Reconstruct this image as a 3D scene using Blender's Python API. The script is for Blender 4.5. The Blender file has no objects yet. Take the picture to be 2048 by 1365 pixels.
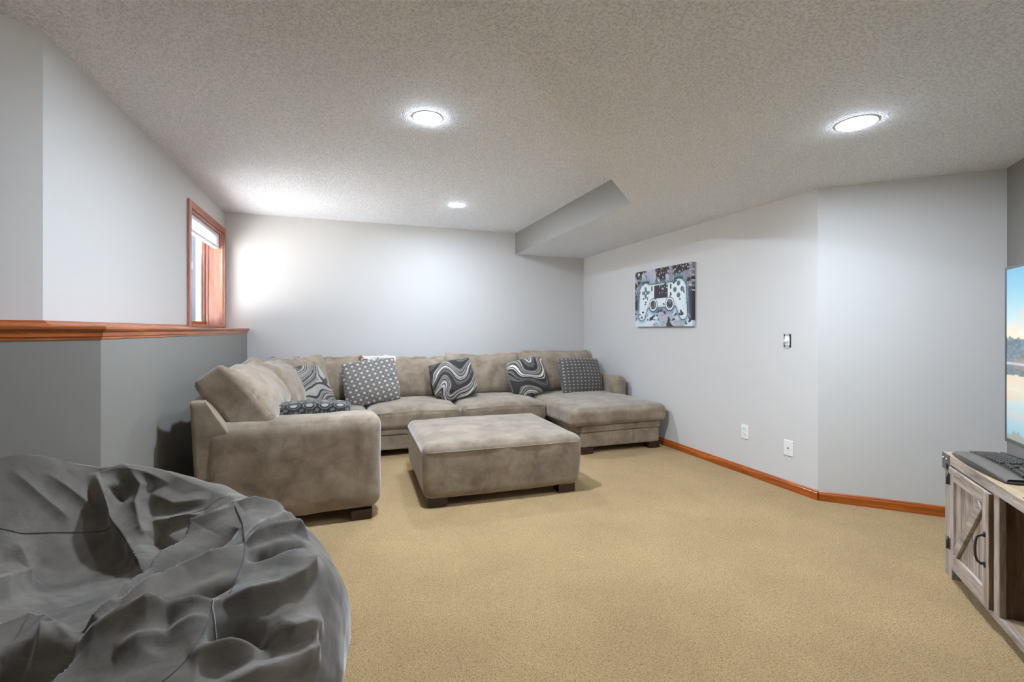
import bpy, bmesh, math, random
import numpy as np
from mathutils import Vector, Matrix, Euler

C = bpy.context.scene.collection
S = bpy.context.scene
PI = math.pi
random.seed(4)

# ------------------------------------------------------------------ camera, light, exposure
cam_d = bpy.data.cameras.new('camera')
cam = bpy.data.objects.new('camera', cam_d)
C.objects.link(cam)
S.camera = cam
cam_d.sensor_width = 36.0
cam_d.lens = 36.0 * 942.0 / 2048.0
cam_d.shift_y = -0.0109
cam_d.clip_start = 0.02
YAW = 0.3434
cam.location = (0, 0, 1.18)
cam.rotation_euler = (PI / 2, 0, -YAW)

S.view_settings.view_transform = 'Standard'
S.view_settings.look = 'None'
S.view_settings.gamma = 1.0
S.view_settings.use_curve_mapping = False
S.view_settings.exposure = 0.95
try:
    S.cycles.use_denoising = True
    S.cycles.diffuse_bounces = 8
    S.cycles.max_bounces = 12
    S.cycles.sample_clamp_indirect = 40.0
except Exception:
    pass

world = bpy.data.worlds.new('sky')
S.world = world
world.use_nodes = True
bgn = world.node_tree.nodes['Background']
bgn.inputs[0].default_value = (0.80, 0.90, 1.0, 1)
bgn.inputs[1].default_value = 2.0
sun_d = bpy.data.lights.new('sun', 'SUN'); sun = bpy.data.objects.new('sun', sun_d); C.objects.link(sun)
sun_d.energy = 72.0; sun_d.angle = 0.01; sun_d.color = (1.0, 0.98, 0.95)
sun.location = (0, 12, 12)
sun.rotation_euler = Vector((-0.30, -1.0, -0.95)).to_track_quat('-Z', 'Y').to_euler()

LAMP_L = 500.0        # radiance of each downlight lens
LIGHTS = [(0.467, 2.786, 2.435, 0.077, 1.1), (1.072, 4.636, 2.435, 0.077, 0.55), (2.286, 1.55, 2.16, 0.077, 0.62)]
LIGHTS_BACK = []

# ------------------------------------------------------------------ numpy noise
def _hash(ix, iy, iz):
    h = (ix.astype(np.int64) * 374761393 + iy.astype(np.int64) * 668265263 + iz.astype(np.int64) * 2147483647) & 0xffffffff
    h = ((h ^ (h >> 13)) * 1274126177) & 0xffffffff
    h = h ^ (h >> 16)
    return (h & 0xffff) / 32767.5 - 1.0

def vnoise(x, y, z):
    x, y, z = np.broadcast_arrays(np.asarray(x, float), np.asarray(y, float), np.asarray(z, float))
    ix, iy, iz = np.floor(x), np.floor(y), np.floor(z)
    fx, fy, fz = x - ix, y - iy, z - iz
    ux, uy, uz = [f * f * f * (f * (f * 6 - 15) + 10) for f in (fx, fy, fz)]
    def l(a, b, t): return a + (b - a) * t
    c = {}
    for i in (0, 1):
        for j in (0, 1):
            for k in (0, 1):
                c[i, j, k] = _hash(ix + i, iy + j, iz + k)
    return l(l(l(c[0,0,0], c[1,0,0], ux), l(c[0,1,0], c[1,1,0], ux), uy),
             l(l(c[0,0,1], c[1,0,1], ux), l(c[0,1,1], c[1,1,1], ux), uy), uz)

def fbm(x, y, z, o=3):
    r, a = 0, 1.0
    for k in range(o):
        r = r + a * vnoise(np.asarray(x) * 2**k + 17 * k, np.asarray(y) * 2**k, np.asarray(z) * 2**k); a *= 0.5
    return r

def sstep(a, b, x):
    t = np.clip((x - a) / (b - a), 0, 1)
    return t * t * (3 - 2 * t)

# ------------------------------------------------------------------ materials
MATS = {}
def srgb(r, g, b):
    f = lambda c: (c / 255 / 12.92) if c / 255 <= 0.04045 else ((c / 255 + 0.055) / 1.055) ** 2.4
    return (f(r), f(g), f(b), 1)

class NT:
    def __init__(s, name):
        s.m = bpy.data.materials.new(name); s.m.use_nodes = True
        s.t = s.m.node_tree; s.b = s.t.nodes['Principled BSDF']
        MATS[name] = s.m
    def n(s, typ, **kw):
        nd = s.t.nodes.new(typ)
        for k, v in kw.items():
            if k.startswith('_'): setattr(nd, k[1:], v)
            else: nd.inputs[k.replace('_', ' ')].default_value = v
        return nd
    def l(s, a, b): s.t.links.new(a, b)
    def coords(s, scale=(1, 1, 1), kind='Object'):
        tc = s.n('ShaderNodeTexCoord'); mp = s.n('ShaderNodeMapping')
        mp.inputs['Scale'].default_value = scale
        s.l(tc.outputs[kind], mp.inputs[0]); return mp.outputs[0]
    def noise(s, vec, scale, detail=3, rough=0.5, dist=0.0):
        nd = s.n('ShaderNodeTexNoise', Scale=scale, Detail=detail, Roughness=rough, Distortion=dist)
        s.l(vec, nd.inputs['Vector']); return nd.outputs['Fac']
    def ramp(s, fac, stops):
        r = s.n('ShaderNodeValToRGB'); e = r.color_ramp.elements
        while len(e) < len(stops): e.new(0.5)
        for i, (p, c) in enumerate(stops): e[i].position = p; e[i].color = c
        s.l(fac, r.inputs[0]); return r.outputs[0]
    def mix(s, fac, a, b, mode='MIX'):
        x = s.n('ShaderNodeMix', _data_type='RGBA', _blend_type=mode)
        for sock, v in ((x.inputs[0], fac), (x.inputs[6], a), (x.inputs[7], b)):
            if hasattr(v, 'is_linked'): s.l(v, sock)
            else: sock.default_value = v
        return x.outputs[2]
    def bump(s, h, strength, dist, prev=None):
        b = s.n('ShaderNodeBump', Strength=strength, Distance=dist)
        s.l(h, b.inputs['Height'])
        if prev is not None: s.l(prev, b.inputs['Normal'])
        return b.outputs[0]
    def base(s, col=None, rough=0.6, nrm=None, **kw):
        if col is not None:
            if hasattr(col, 'is_linked'): s.l(col, s.b.inputs['Base Color'])
            else: s.b.inputs['Base Color'].default_value = col
        s.b.inputs['Roughness'].default_value = rough
        if nrm is not None: s.l(nrm, s.b.inputs['Normal'])
        for k, v in kw.items(): s.b.inputs[k.replace('_', ' ')].default_value = v
        return s.m

def plain(name, col, rough=0.5, **kw):
    return NT(name).base(col, rough, **kw)

WALLC = (0.610, 0.598, 0.580, 1)
t = NT('wall_paint'); v = t.coords()
t.base(WALLC, 0.55, t.bump(t.noise(v, 260, 2), 0.08, 0.002))

t = NT('accent_paint'); v = t.coords()
t.base((0.222, 0.211, 0.192, 1), 0.55, t.bump(t.noise(v, 260, 2), 0.08, 0.002))

def ceil_mat(name, col, s, strength):
    t = NT(name); v = t.coords()
    n1 = t.noise(v, s, 2.0, 0.55, 0.2)
    h = t.ramp(n1, [(0.36, (0, 0, 0, 1)), (0.54, (1, 1, 1, 1))])
    n2 = t.noise(v, 3.0, 2)
    c = t.mix(h, (col[0] * .80, col[1] * .80, col[2] * .80, 1), col)
    t.base(c, 0.9, t.bump(h, strength, 0.012))
ceil_mat('ceiling_texture', (0.885, 0.90, 0.935, 1), 105, 0.55)

t = NT('carpet'); v = t.coords()
n1 = t.noise(v, 170, 3, 0.7, 0.6); n2 = t.noise(v, 2.2, 4, 0.6); n3 = t.noise(v, 420, 2, 0.6)
c1 = t.ramp(n1, [(0.30, srgb(124, 96, 58)), (0.45, srgb(199, 166, 113)), (0.68, srgb(228, 199, 150))])
c2 = t.ramp(n2, [(0.30, srgb(214, 202, 176)), (0.70, srgb(255, 248, 228))])
c = t.mix(0.55, c1, c2, 'MULTIPLY')
nb = t.bump(n1, 0.9, 0.015)
t.base(c, 0.95, t.bump(n3, 0.5, 0.004, nb), Sheen_Weight=0.15)

def wood(name, dark, mid, light, scale=(1.2, 22, 22), rough=0.32, coat=0.25, bands=0.5):
    t = NT(name); v = t.coords(scale)
    n1 = t.noise(v, 1.6, 5, 0.62, 0.9); n2 = t.noise(v, 7.0, 3, 0.6, 0.2)
    c = t.ramp(n1, [(0.28, dark), (0.5, mid), (0.72, light)])
    g = t.ramp(n2, [(0.36, (0.45, 0.42, 0.40, 1)), (0.55, (1, 1, 1, 1))])
    c = t.mix(bands, c, g, 'MULTIPLY')
    t.base(c, rough, t.bump(n2, 0.12, 0.002), Coat_Weight=coat, Coat_Roughness=0.15)
OAK = (srgb(122, 54, 10), srgb(174, 86, 20), srgb(206, 118, 42))
wood('oak_trim', *OAK)
wood('oak_trim_y', *OAK, scale=(22, 1.2, 22))
wood('oak_daylit_z', srgb(138, 84, 68), srgb(182, 122, 102), srgb(206, 152, 134), scale=(22, 22, 1.2))  # vertical window oak, paler and pinker: daylight wash put into the colour
RUS = (srgb(122, 108, 98), srgb(170, 155, 143), srgb(198, 186, 175))
wood('rustic_wood', *RUS, scale=(1.4, 16, 16), rough=0.6, coat=0.0)
wood('rustic_wood_z', *RUS, scale=(16, 16, 1.4), rough=0.6, coat=0.0)
wood('rustic_dark', srgb(84, 64, 50), srgb(116, 92, 74), srgb(138, 114, 94), scale=(16, 16, 1.4), rough=0.7, coat=0.0)
wood('rustic_top', srgb(140, 116, 88), srgb(182, 156, 122), srgb(200, 178, 146), scale=(1.4, 12, 12), rough=0.45, coat=0.05)
wood('foot_wood', srgb(34, 18, 12), srgb(52, 28, 20), srgb(66, 38, 28), scale=(8, 8, 8), rough=0.4)

t = NT('sofa_chenille'); v = t.coords()
n1 = t.noise(v, 6.5, 5, 0.66, 0.3); n2 = t.noise(v, 300, 2, 0.6)
vs = t.coords((1, 1, 0.35)); n3 = t.noise(vs, 8.0, 4, 0.65, 0.4)
c = t.ramp(n1, [(0.34, srgb(118, 102, 85)), (0.50, srgb(139, 123, 104)), (0.66, srgb(156, 141, 122))])
c = t.mix(t.ramp(n3, [(0.30, (0.75, .75, .75, 1)), (0.42, (0, 0, 0, 1))]), c, srgb(112, 96, 78))
g = t.ramp(n2, [(0.3, (0.68, 0.66, 0.63, 1)), (0.6, (1, 1, 1, 1))])
c = t.mix(0.55, c, g, 'MULTIPLY')
t.base(c, 0.9, t.bump(n2, 0.35, 0.002), Sheen_Weight=0.5, Sheen_Roughness=0.45)

t = NT('beanbag_suede'); v = t.coords()
n1 = t.noise(v, 3.4, 5, 0.62, 0.9); n2 = t.noise(v, 600, 2); n3 = t.noise(t.coords((1, 1, 2.2)), 26, 4, 0.6, 0.8)
c = t.ramp(n1, [(0.32, srgb(82, 76, 70)), (0.5, srgb(106, 99, 91)), (0.68, srgb(128, 120, 111))])
g = t.ramp(n2, [(0.3, (0.82, 0.82, 0.82, 1)), (0.6, (1, 1, 1, 1))])
c = t.mix(0.5, c, g, 'MULTIPLY')
t.base(c, 0.88, t.bump(n2, 0.15, 0.001, t.bump(n3, 0.22, 0.006)), Sheen_Weight=0.5, Sheen_Roughness=0.35)
plain('seam_grey', srgb(84, 83, 81), 0.9)
plain('thread_grey', srgb(176, 174, 170), 0.8)

def vcol(name, rough=0.8, emit=0.0, bump=True, **kw):
    t = NT(name)
    a = t.n('ShaderNodeAttribute', _attribute_name='Col')
    nrm = None
    if bump:
        nrm = t.bump(t.noise(t.coords(), 500, 2), 0.3, 0.002)
    t.base(a.outputs['Color'], rough, nrm, **kw)
    if emit:
        t.b.inputs['Base Color'].default_value = (0.01, 0.01, 0.01, 1)
        for lk in list(t.b.inputs['Base Color'].links): t.t.links.remove(lk)
        t.l(a.outputs['Color'], t.b.inputs['Emission Color'])
        t.b.inputs['Emission Strength'].default_value = emit
vcol('pillow_weave', 0.85, Sheen_Weight=0.2)
vcol('canvas_print', 0.7)
vcol('screen_picture', 0.25, emit=0.58, bump=False)

t = NT('lamp_lens'); t.base((1, 1, 1, 1), 0.5)
t.b.inputs['Emission Color'].default_value = (0.85, 0.98, 1.14, 1); t.b.inputs['Emission Strength'].default_value = LAMP_L
plain('white_plastic', (0.80, 0.80, 0.79, 1), 0.35)
plain('trim_white', (0.82, 0.82, 0.82, 1), 0.4)
plain('dark_slot', (0.03, 0.03, 0.03, 1), 0.6)
plain('black_plastic', (0.035, 0.032, 0.03, 1), 0.38)
plain('keyboard_rest', (0.11, 0.090, 0.076, 1), 0.5)
plain('key_plastic', (0.06, 0.054, 0.048, 1), 0.45)
plain('tv_bezel', (0.11, 0.105, 0.10, 1), 0.35, Metallic=0.4)
plain('dark_metal', (0.09, 0.088, 0.085, 1), 0.38, Metallic=0.85)
plain('bracket_metal', (0.20, 0.19, 0.18, 1), 0.45, Metallic=0.7)
plain('steel', (0.55, 0.55, 0.55, 1), 0.25, Metallic=1.0)
plain('vinyl_white', (0.82, 0.84, 0.86, 1), 0.4)
t = NT('blind_fabric'); t.base((0.85, 0.86, 0.88, 1), 0.8)
tr = t.n('ShaderNodeBsdfTranslucent'); tr.inputs[0].default_value = (0.85, 0.87, 0.9, 1)
mx = t.n('ShaderNodeMixShader'); mx.inputs[0].default_value = 0.55
t.l(t.b.outputs[0], mx.inputs[1]); t.l(tr.outputs[0], mx.inputs[2]); t.l(mx.outputs[0], t.t.nodes['Material Output'].inputs[0])
plain('well_metal', (0.030, 0.045, 0.070, 1), 0.6)
plain('gravel', (0.78, 0.79, 0.80, 1), 0.9)
plain('blue_cloth', srgb(120, 146, 184), 0.9)
vcol('blanket_print', 0.9)
plain('box_metal', (0.45, 0.45, 0.46, 1), 0.5)
t = NT('window_glass')
t.base((1, 1, 1, 1), 0.0, Transmission_Weight=1.0, IOR=1.05)

# ------------------------------------------------------------------ mesh helpers
def root_of(o):
    while o.parent: o = o.parent
    return o

def obj(name, V, F, mat, parent=None, smooth=False, world=True, cols=None, mats=None, midx=None):
    V = np.asarray(V, float).reshape(-1, 3)
    if parent is not None and world:
        r = root_of(parent)
        M = np.array(Matrix.Translation(r.location) @ r.rotation_euler.to_matrix().to_4x4())
        V = (V - M[:3, 3]) @ M[:3, :3]
    me = bpy.data.meshes.new(name)
    me.from_pydata(V.tolist(), [], [list(map(int, f)) for f in F])
    if smooth: me.polygons.foreach_set('use_smooth', [True] * len(me.polygons))
    for m in (mats or [mat]): me.materials.append(MATS[m])
    if midx is not None: me.polygons.foreach_set('material_index', midx)
    if cols is not None:
        at = me.attributes.new('Col', 'FLOAT_COLOR', 'POINT')
        c4 = np.ones((len(V), 4)); c4[:, :3] = cols
        at.data.foreach_set('color', c4.ravel())
    me.update()
    o = bpy.data.objects.new(name, me); C.objects.link(o)
    if parent is not None: o.parent = parent
    return o

def bm_obj(name, bm, mat, parent=None, smooth=False, world=True):
    bm.verts.ensure_lookup_table(); bm.verts.index_update()
    V = [v.co[:] for v in bm.verts]; F = [[v.index for v in f.verts] for f in bm.faces]
    bm.free()
    return obj(name, V, F, mat, parent, smooth, world)

def tag(o, label=None, cat=None, group=None, kind=None):
    if label: o['label'] = label
    if cat: o['category'] = cat
    if group: o['group'] = group
    if kind: o['kind'] = kind
    return o

def thing(name, label, cat, loc=(0, 0, 0), rot=(0, 0, 0), group=None):
    o = bpy.data.objects.new(name, None); C.objects.link(o)
    o.empty_display_size = 0.1
    o.location = loc; o.rotation_euler = rot
    return tag(o, label, cat, group)

def add_box(bm, lo, hi, bevel=0.0, seg=2, M=None):
    g = bmesh.ops.create_cube(bm, size=1.0)
    vs = g['verts']
    lo = Vector(lo); hi = Vector(hi)
    for v in vs:
        v.co = Vector(((lo[i] + hi[i]) / 2 + v.co[i] * (hi[i] - lo[i]) for i in range(3)))
    if bevel:
        es = list({e for v in vs for e in v.link_edges})
        r = bmesh.ops.bevel(bm, geom=es, offset=bevel, segments=seg, affect='EDGES', profile=0.5)
        vs = list({v for f in r['faces'] for v in f.verts} | {v for v in vs if v.is_valid})
    if M is not None:
        for v in vs: v.co = M @ v.co
    return vs

def box(name, lo, hi, mat, parent=None, bevel=0.0, world=True, M=None, smooth=False):
    bm = bmesh.new(); add_box(bm, lo, hi, bevel, 2, M)
    return bm_obj(name, bm, mat, parent, smooth, world)

def prism(name, pts, z0, z1, mat, parent=None, mats=None, side_idx=0):
    n = len(pts)
    V = [(x, y, z0) for x, y in pts] + [(x, y, z1) for x, y in pts]
    F = [list(range(n))[::-1], [n + i for i in range(n)]] + [[i, (i + 1) % n, n + (i + 1) % n, n + i] for i in range(n)]
    return obj(name, V, F, mat, parent, mats=mats, midx=([0, 0] + [side_idx] * n) if mats else None)

def sweep(prof, path, closed_ends=True):
    """profile (offset, z) swept along a plan path [(x, y, nx, ny)] - n is the mitred outward offset direction"""
    V = []; F = []; k = len(prof)
    for (x, y, nx, ny) in path:
        for (o, z) in prof: V.append((x + nx * o, y + ny * o, z))
    for i in range(len(path) - 1):
        for j in range(k):
            a = i * k + j; b = i * k + (j + 1) % k
            F.append([a, b, b + k, a + k])
    if closed_ends:
        F.append(list(range(k))[::-1]); F.append([(len(path) - 1) * k + j for j in range(k)])
    return V, F

def tube_vf(pts, r, n=8, closed=False):
    pts = [Vector(p) for p in pts]; V = []; F = []
    m = len(pts)
    for i, p in enumerate(pts):
        a = pts[max(i - 1, 0)]; b = pts[min(i + 1, m - 1)]
        tdir = (b - a).normalized()
        up = Vector((0, 0, 1)) if abs(tdir.z) < 0.9 else Vector((1, 0, 0))
        s = tdir.cross(up).normalized(); w = s.cross(tdir)
        rr = r[i] if hasattr(r, '__len__') else r
        for k in range(n):
            a_ = 2 * PI * k / n
            V.append(p + s * math.cos(a_) * rr + w * math.sin(a_) * rr)
    for i in range(m - 1):
        for k in range(n):
            F.append([i * n + k, i * n + (k + 1) % n, (i + 1) * n + (k + 1) % n, (i + 1) * n + k])
    F.append(list(range(n))[::-1]); F.append([(m - 1) * n + k for k in range(n)])
    return [tuple(v) for v in V], F

def tube(name, pts, r, mat, parent=None, n=8, world=True):
    V, F = tube_vf(pts, r, n)
    return obj(name, V, F, mat, parent, True, world)

def lathe_vf(prof, n=32, axis='z', c=(0, 0, 0)):
    V = []; F = []
    for (r, z) in prof:
        for k in range(n):
            a = 2 * PI * k / n
            V.append((r * math.cos(a), r * math.sin(a), z))
    for i in range(len(prof) - 1):
        for k in range(n):
            F.append([i * n + k, i * n + (k + 1) % n, (i + 1) * n + (k + 1) % n, (i + 1) * n + k])
    F.append(list(range(n))[::-1]); F.append([(len(prof) - 1) * n + k for k in range(n)])
    V = np.array(V)
    if axis == 'x': V = V[:, [2, 0, 1]]
    if axis == 'y': V = V[:, [0, 2, 1]]
    return V + np.array(c), F

# cube grid with shared vertices, for all soft upholstery
_cube_cache = {}
def cube_grid(n):
    if n in _cube_cache: return _cube_cache[n]
    t = np.linspace(-1, 1, n + 1); t = np.sin(t * PI / 2 * 0.86) / math.sin(PI / 2 * 0.86)
    pts = []; faces = []; key = {}
    def vid(p):
        k = tuple(np.round(p, 6))
        if k not in key: key[k] = len(pts); pts.append(p)
        return key[k]
    for ax in range(3):
        for sg in (-1, 1):
            g = np.zeros((n + 1, n + 1), int)
            for i in range(n + 1):
                for j in range(n + 1):
                    p = [0, 0, 0]; p[ax] = sg; p[(ax + 1) % 3] = t[i]; p[(ax + 2) % 3] = t[j]
                    g[i, j] = vid(p)
            for i in range(n):
                for j in range(n):
                    q = [g[i, j], g[i + 1, j], g[i + 1, j + 1], g[i, j + 1]]
                    faces.append(q if sg > 0 else q[::-1])
    _cube_cache[n] = (np.array(pts, float), np.array(faces))
    return _cube_cache[n]

def normals(V, F):
    F = np.asarray(F)
    a = V[F[:, 2]] - V[F[:, 0]]; b = V[F[:, 3]] - V[F[:, 1]]
    fn = np.cross(a, b); N = np.zeros_like(V)
    for k in range(4): np.add.at(N, F[:, k], fn)
    return N / np.maximum(np.linalg.norm(N, axis=1, keepdims=True), 1e-12)

def soft_box(size, r, n=20, shape=None, wrinkle=None, M=None):
    """rounded box of full size, radius r; shape(q, V) bends it, wrinkle(V, q) is a height along the normal"""
    q, F = cube_grid(n)
    s = np.array(size) / 2.0
    r3 = np.minimum(r, s * 0.98)
    p = q * s
    inner = np.clip(p, -(s - r3), s - r3)
    d = (p - inner) / r3
    ln = np.linalg.norm(d, axis=1, keepdims=True)
    mx = np.max(np.abs(d), axis=1, keepdims=True)
    d = np.where(ln > 1e-9, d / np.maximum(ln, 1e-9) * np.minimum(mx, 1.0), 0)
    V = inner + d * r3
    if shape is not None: V = shape(q, V)
    if wrinkle is not None:
        V = V + normals(V, F) * wrinkle(V, q)[:, None]
    if M is not None:
        M = np.array(M); V = V @ M[:3, :3].T + M[:3, 3]
    return V, F

def TR(loc, rot=(0, 0, 0)):
    return Matrix.Translation(loc) @ Euler(rot).to_matrix().to_4x4()

# ------------------------------------------------------------------ the room
xR, yB, zc, zs, xs, yS = 3.095, 5.745, 2.435, 2.16, 2.10, 3.127
xL, yK = -1.19, 2.36
xW, yW = -0.98, 2.495            # half wall face and its corner
yLK = 2.528
def st(o): return tag(o, kind='structure')

st(prism('floor', [(-3, -3.2), (4.2, -3.2), (4.2, 6), (-1.3, 6), (-1.3, 3.2), (-3, 1.6)], -0.10, 0.0, 'carpet'))
st(prism('ceiling', [(-3, -3.2), (4.2, -3.2), (4.2, 6), (-1.3, 6), (-1.3, 2.6), (-3, 0.9)], zc, zc + 0.1, 'ceiling_texture'))
low = [(xs, yB), (xR + .02, yB), (xR + .02, yK), (3.80, 1.68), (4.0, 1.5), (4.0, -3.1), (-2.7, -3.1), (-2.7, -2.7 - (xs - yS)), (xs, yS)]
st(prism('ceiling', low, zs, zc, 'ceiling_texture', mats=['ceiling_texture', 'accent_paint'], side_idx=1))

st(box('wall_back', (-1.4, yB, 0), (3.3, yB + .12, zc), 'wall_paint'))
st(box('wall_right', (xR, yK, 0), (xR + .12, yB, zc), 'wall_paint'))
def wall45(name, p0, p1, side, z0, z1, th=0.12, mat='wall_paint'):
    d = Vector((p1[0] - p0[0], p1[1] - p0[1], 0)).normalized(); nn = Vector((d.y, -d.x, 0)) * side
    P = [p0, p1, (p1[0] + nn.x * th, p1[1] + nn.y * th), (p0[0] + nn.x * th, p0[1] + nn.y * th)]
    return st(prism(name, P, z0, z1, mat))
wall45('wall_angled', (xR, yK), (3.78, 1.675), -1, 0, zc)
wall45('wall_screen', (3.78, 1.675), (0.80, -1.305), -1, 0, zc, mat='accent_paint')
st(box('wall_near', (0.80, -3.1, 0), (0.92, -1.305, zc), 'wall_paint'))
# the rear wall behind the viewer has an added, unseen high window for fill daylight
px0, px1, pz0, pz1 = -1.0, 0.4, 1.25, 2.02
bm = bmesh.new()
add_box(bm, (-2.85, -3.2, 0), (px0, -3.08, zc)); add_box(bm, (px1, -3.2, 0), (0.92, -3.08, zc))
add_box(bm, (px0, -3.2, 0), (px1, -3.08, pz0)); add_box(bm, (px0, -3.2, pz1), (px1, -3.08, zc))
st(bm_obj('wall_rear', bm, 'wall_paint'))
w2 = thing('fill_window', None, None, (-.3, -3.14, pz0)); tag(w2, kind='structure')
for x in (px0, (px0 + px1) / 2 - .03, px1 - .06): box('frame_stile', (x, -3.17, pz0), (x + .06, -3.11, pz1), 'vinyl_white', w2, .004)
for z in (pz0, pz1 - .06): box('frame_rail', (px0 + .06, -3.17, z), (px1 - .06, -3.11, z + .06), 'vinyl_white', w2, .004)
for x in (px0 + .06, (px0 + px1) / 2 + .03): box('pane', (x, -3.143, pz0 + .06), (x + .58, -3.138, pz1 - .06), 'window_glass', w2)
st(box('floor_outside', (-14, -20, -.2), (14, -3.2, -.06), 'gravel'))  # unseen ground, added to bounce daylight in through the rear window
# upper left wall with the window opening
wy0, wy1, wz0, wz1 = 4.515, 5.650, 1.215, 2.185
bm = bmesh.new()
add_box(bm, (xL - .24, yLK, 0), (xL, wy0, zc)); add_box(bm, (xL - .24, wy1, 0), (xL, yB, zc))
add_box(bm, (xL - .24, wy0, 0), (xL, wy1, wz0)); add_box(bm, (xL - .24, wy0, wz1), (xL, wy1, zc))
st(bm_obj('wall_left', bm, 'wall_paint'))
k45 = 1.6
wall45('wall_left_angled', (xL, yLK), (xL - k45, yLK - k45), 1, 0, zc)
st(box('wall_left_near', (-2.85, -3.2, 0), (-2.72, yLK - k45 + .1, zc), 'wall_paint'))
# half wall under the ledge
hw = [(xL + .002, yB), (xW, yB), (xW, yW), (xW - k45, yW - k45), (xW - k45 - .12, yW - k45 + .12), (xL + .002, yLK + .0)]
st(prism('wall_half', [(xL, yB), (xW, yB), (xW, yW), (xW - k45, yW - k45), (xL - k45, yLK - k45), (xL, yLK)][::-1], 0, 1.147, 'accent_paint'))

# oak ledge on the half wall: two mitred pieces, each with a moulded nose
t22 = math.tan(PI / 8)
ledge = [(-0.20, 1.147), (0.004, 1.140), (0.005, 1.149), (0.009, 1.153), (0.010, 1.168), (0.017, 1.176), (0.020, 1.181), (0.022, 1.183),
         (0.022, 1.192), (0.019, 1.196), (-0.20, 1.1965)]
mit = (1.0, -t22 * 1.0)
def ledge_piece(name, path, mat):
    V, F = sweep(ledge, path); return st(obj(name, V, F, mat))
# straight piece along the window wall (outward +x)
ledge_piece('trim_1', [(xW, yB, 1, 0), (xW, yW, 1, -t22)], 'oak_trim_y')
# angled piece in its own frame so that the grain runs along it
o = ledge_piece('trim_2', [(0, 0, t22, -1.0), (-k45 * 1.414, 0, 0, -1.0)], 'oak_trim')
# outward is local -y; local +x points along (1,1)
o.location = (xW, yW, 0); o.rotation_euler = (0, 0, PI / 4)
# small cove strip where the ledge meets the upper wall
cove = [(0.0, 1.196), (0.034, 1.196), (0.030, 1.203), (0.016, 1.210), (0.006, 1.220), (0.0, 1.220)]
V, F = sweep(cove, [(xL, wy0 - .055, 1, 0), (xL, yLK, 1, -t22)]); st(obj('trim_3', V, F, 'oak_trim_y'))
V, F = sweep(cove, [(0, 0, t22, -1.0), (-k45 * 1.414, 0, 0, -1.0)])
o = st(obj('trim_4', V, F, 'oak_trim')); o.location = (xL, yLK, 0); o.rotation_euler = (0, 0, PI / 4)

# baseboards
bb = [(0, 0), (0.014, 0), (0.014, 0.046), (0.012, 0.050), (0.010, 0.053), (0.009, 0.060), (0.004, 0.066), (0, 0.066)]
V, F = sweep(bb, [(xR, yB, -1, 0), (xR, yK, -1, -t22)]); st(obj('baseboard_right', V, F, 'oak_trim_y'))
V, F = sweep(bb, [(0, 0, t22, -1), (0.955, 0, 0, -1)])
o = st(obj('baseboard_angled', V, F, 'oak_trim')); o.location = (xR, yK, 0); o.rotation_euler = (0, 0, -PI / 4)
V, F = sweep(bb, [(-.6, yB, 0, -1), (xR - .014, yB, 0, -1)]); st(obj('baseboard_back', V, F, 'oak_trim'))

# ------------------------------------------------------------------ window
win = thing('window_1', None, None, (xL, (wy0 + wy1) / 2, wz0)); tag(win, kind='structure')
cw = 0.058
def wbox(name, lo, hi, mat, bev=0.003, par=win): return box(name, lo, hi, mat, par, bev)
wbox('casing', (xL, wy0 - cw, 1.2), (xL + .020, wy0, wz1 + cw), 'oak_daylit_z')
wbox('casing', (xL, wy1, 1.2), (xL + .020, wy1 + cw, wz1 + cw), 'oak_daylit_z')
wbox('casing', (xL, wy0, wz1), (xL + .020, wy1, wz1 + cw), 'oak_trim_y')
wbox('stool', (xL - .22, wy0, wz0 - .012), (xL + .024, wy1, wz0 + .010), 'oak_trim_y')
jt = 0.012
wbox('jamb', (xL - .22, wy0, wz0), (xL + .004, wy0 + jt, wz1), 'oak_daylit_z')
wbox('jamb', (xL - .22, wy1 - jt, wz0), (xL + .004, wy1, wz1), 'oak_daylit_z')
wbox('jamb', (xL - .22, wy0, wz1 - jt), (xL + .004, wy1, wz1), 'oak_trim_y')
# stops and wooden sash
for y0, y1 in ((wy0 + jt, wy0 + jt + .014), (wy1 - jt - .014, wy1 - jt)):
    wbox('stop', (xL - .150, y0, wz0), (xL - .125, y1, wz1), 'oak_daylit_z')
for y0, y1 in ((wy0 + jt, wy0 + jt + .040), (wy1 - jt - .040, wy1 - jt)):
    wbox('sash_stile', (xL - .180, y0, wz0 + .01), (xL - .150, y1, wz1), 'oak_daylit_z')
wbox('sash_rail', (xL - .180, wy0 + .05, wz0 + .01), (xL - .150, wy1 - .05, wz0 + .05), 'oak_trim_y')
wbox('sash_rail', (xL - .180, wy0 + .05, wz1 - .05), (xL - .150, wy1 - .05, wz1 - jt), 'oak_trim_y')
for y0, y1 in ((wy0 + .05, wy0 + .085), (wy1 - .095, wy1 - .05)):
    wbox('sash_liner', (xL - .205, y0, wz0 + .03), (xL - .172, y1, wz1 - .03), 'vinyl_white')
wbox('meeting_stile', (xL - .205, 5.17, wz0 + .03), (xL - .172, 5.215, wz1 - .03), 'vinyl_white')
wbox('pane', (xL - .190, wy0 + .06, wz0 + .03), (xL - .186, wy1 - .06, wz1 - .03), 'window_glass', 0)
lk = wbox('latch', (xL - .172, 5.165, 1.75), (xL - .150, 5.20, 1.82), 'vinyl_white', 0.004)
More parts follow.
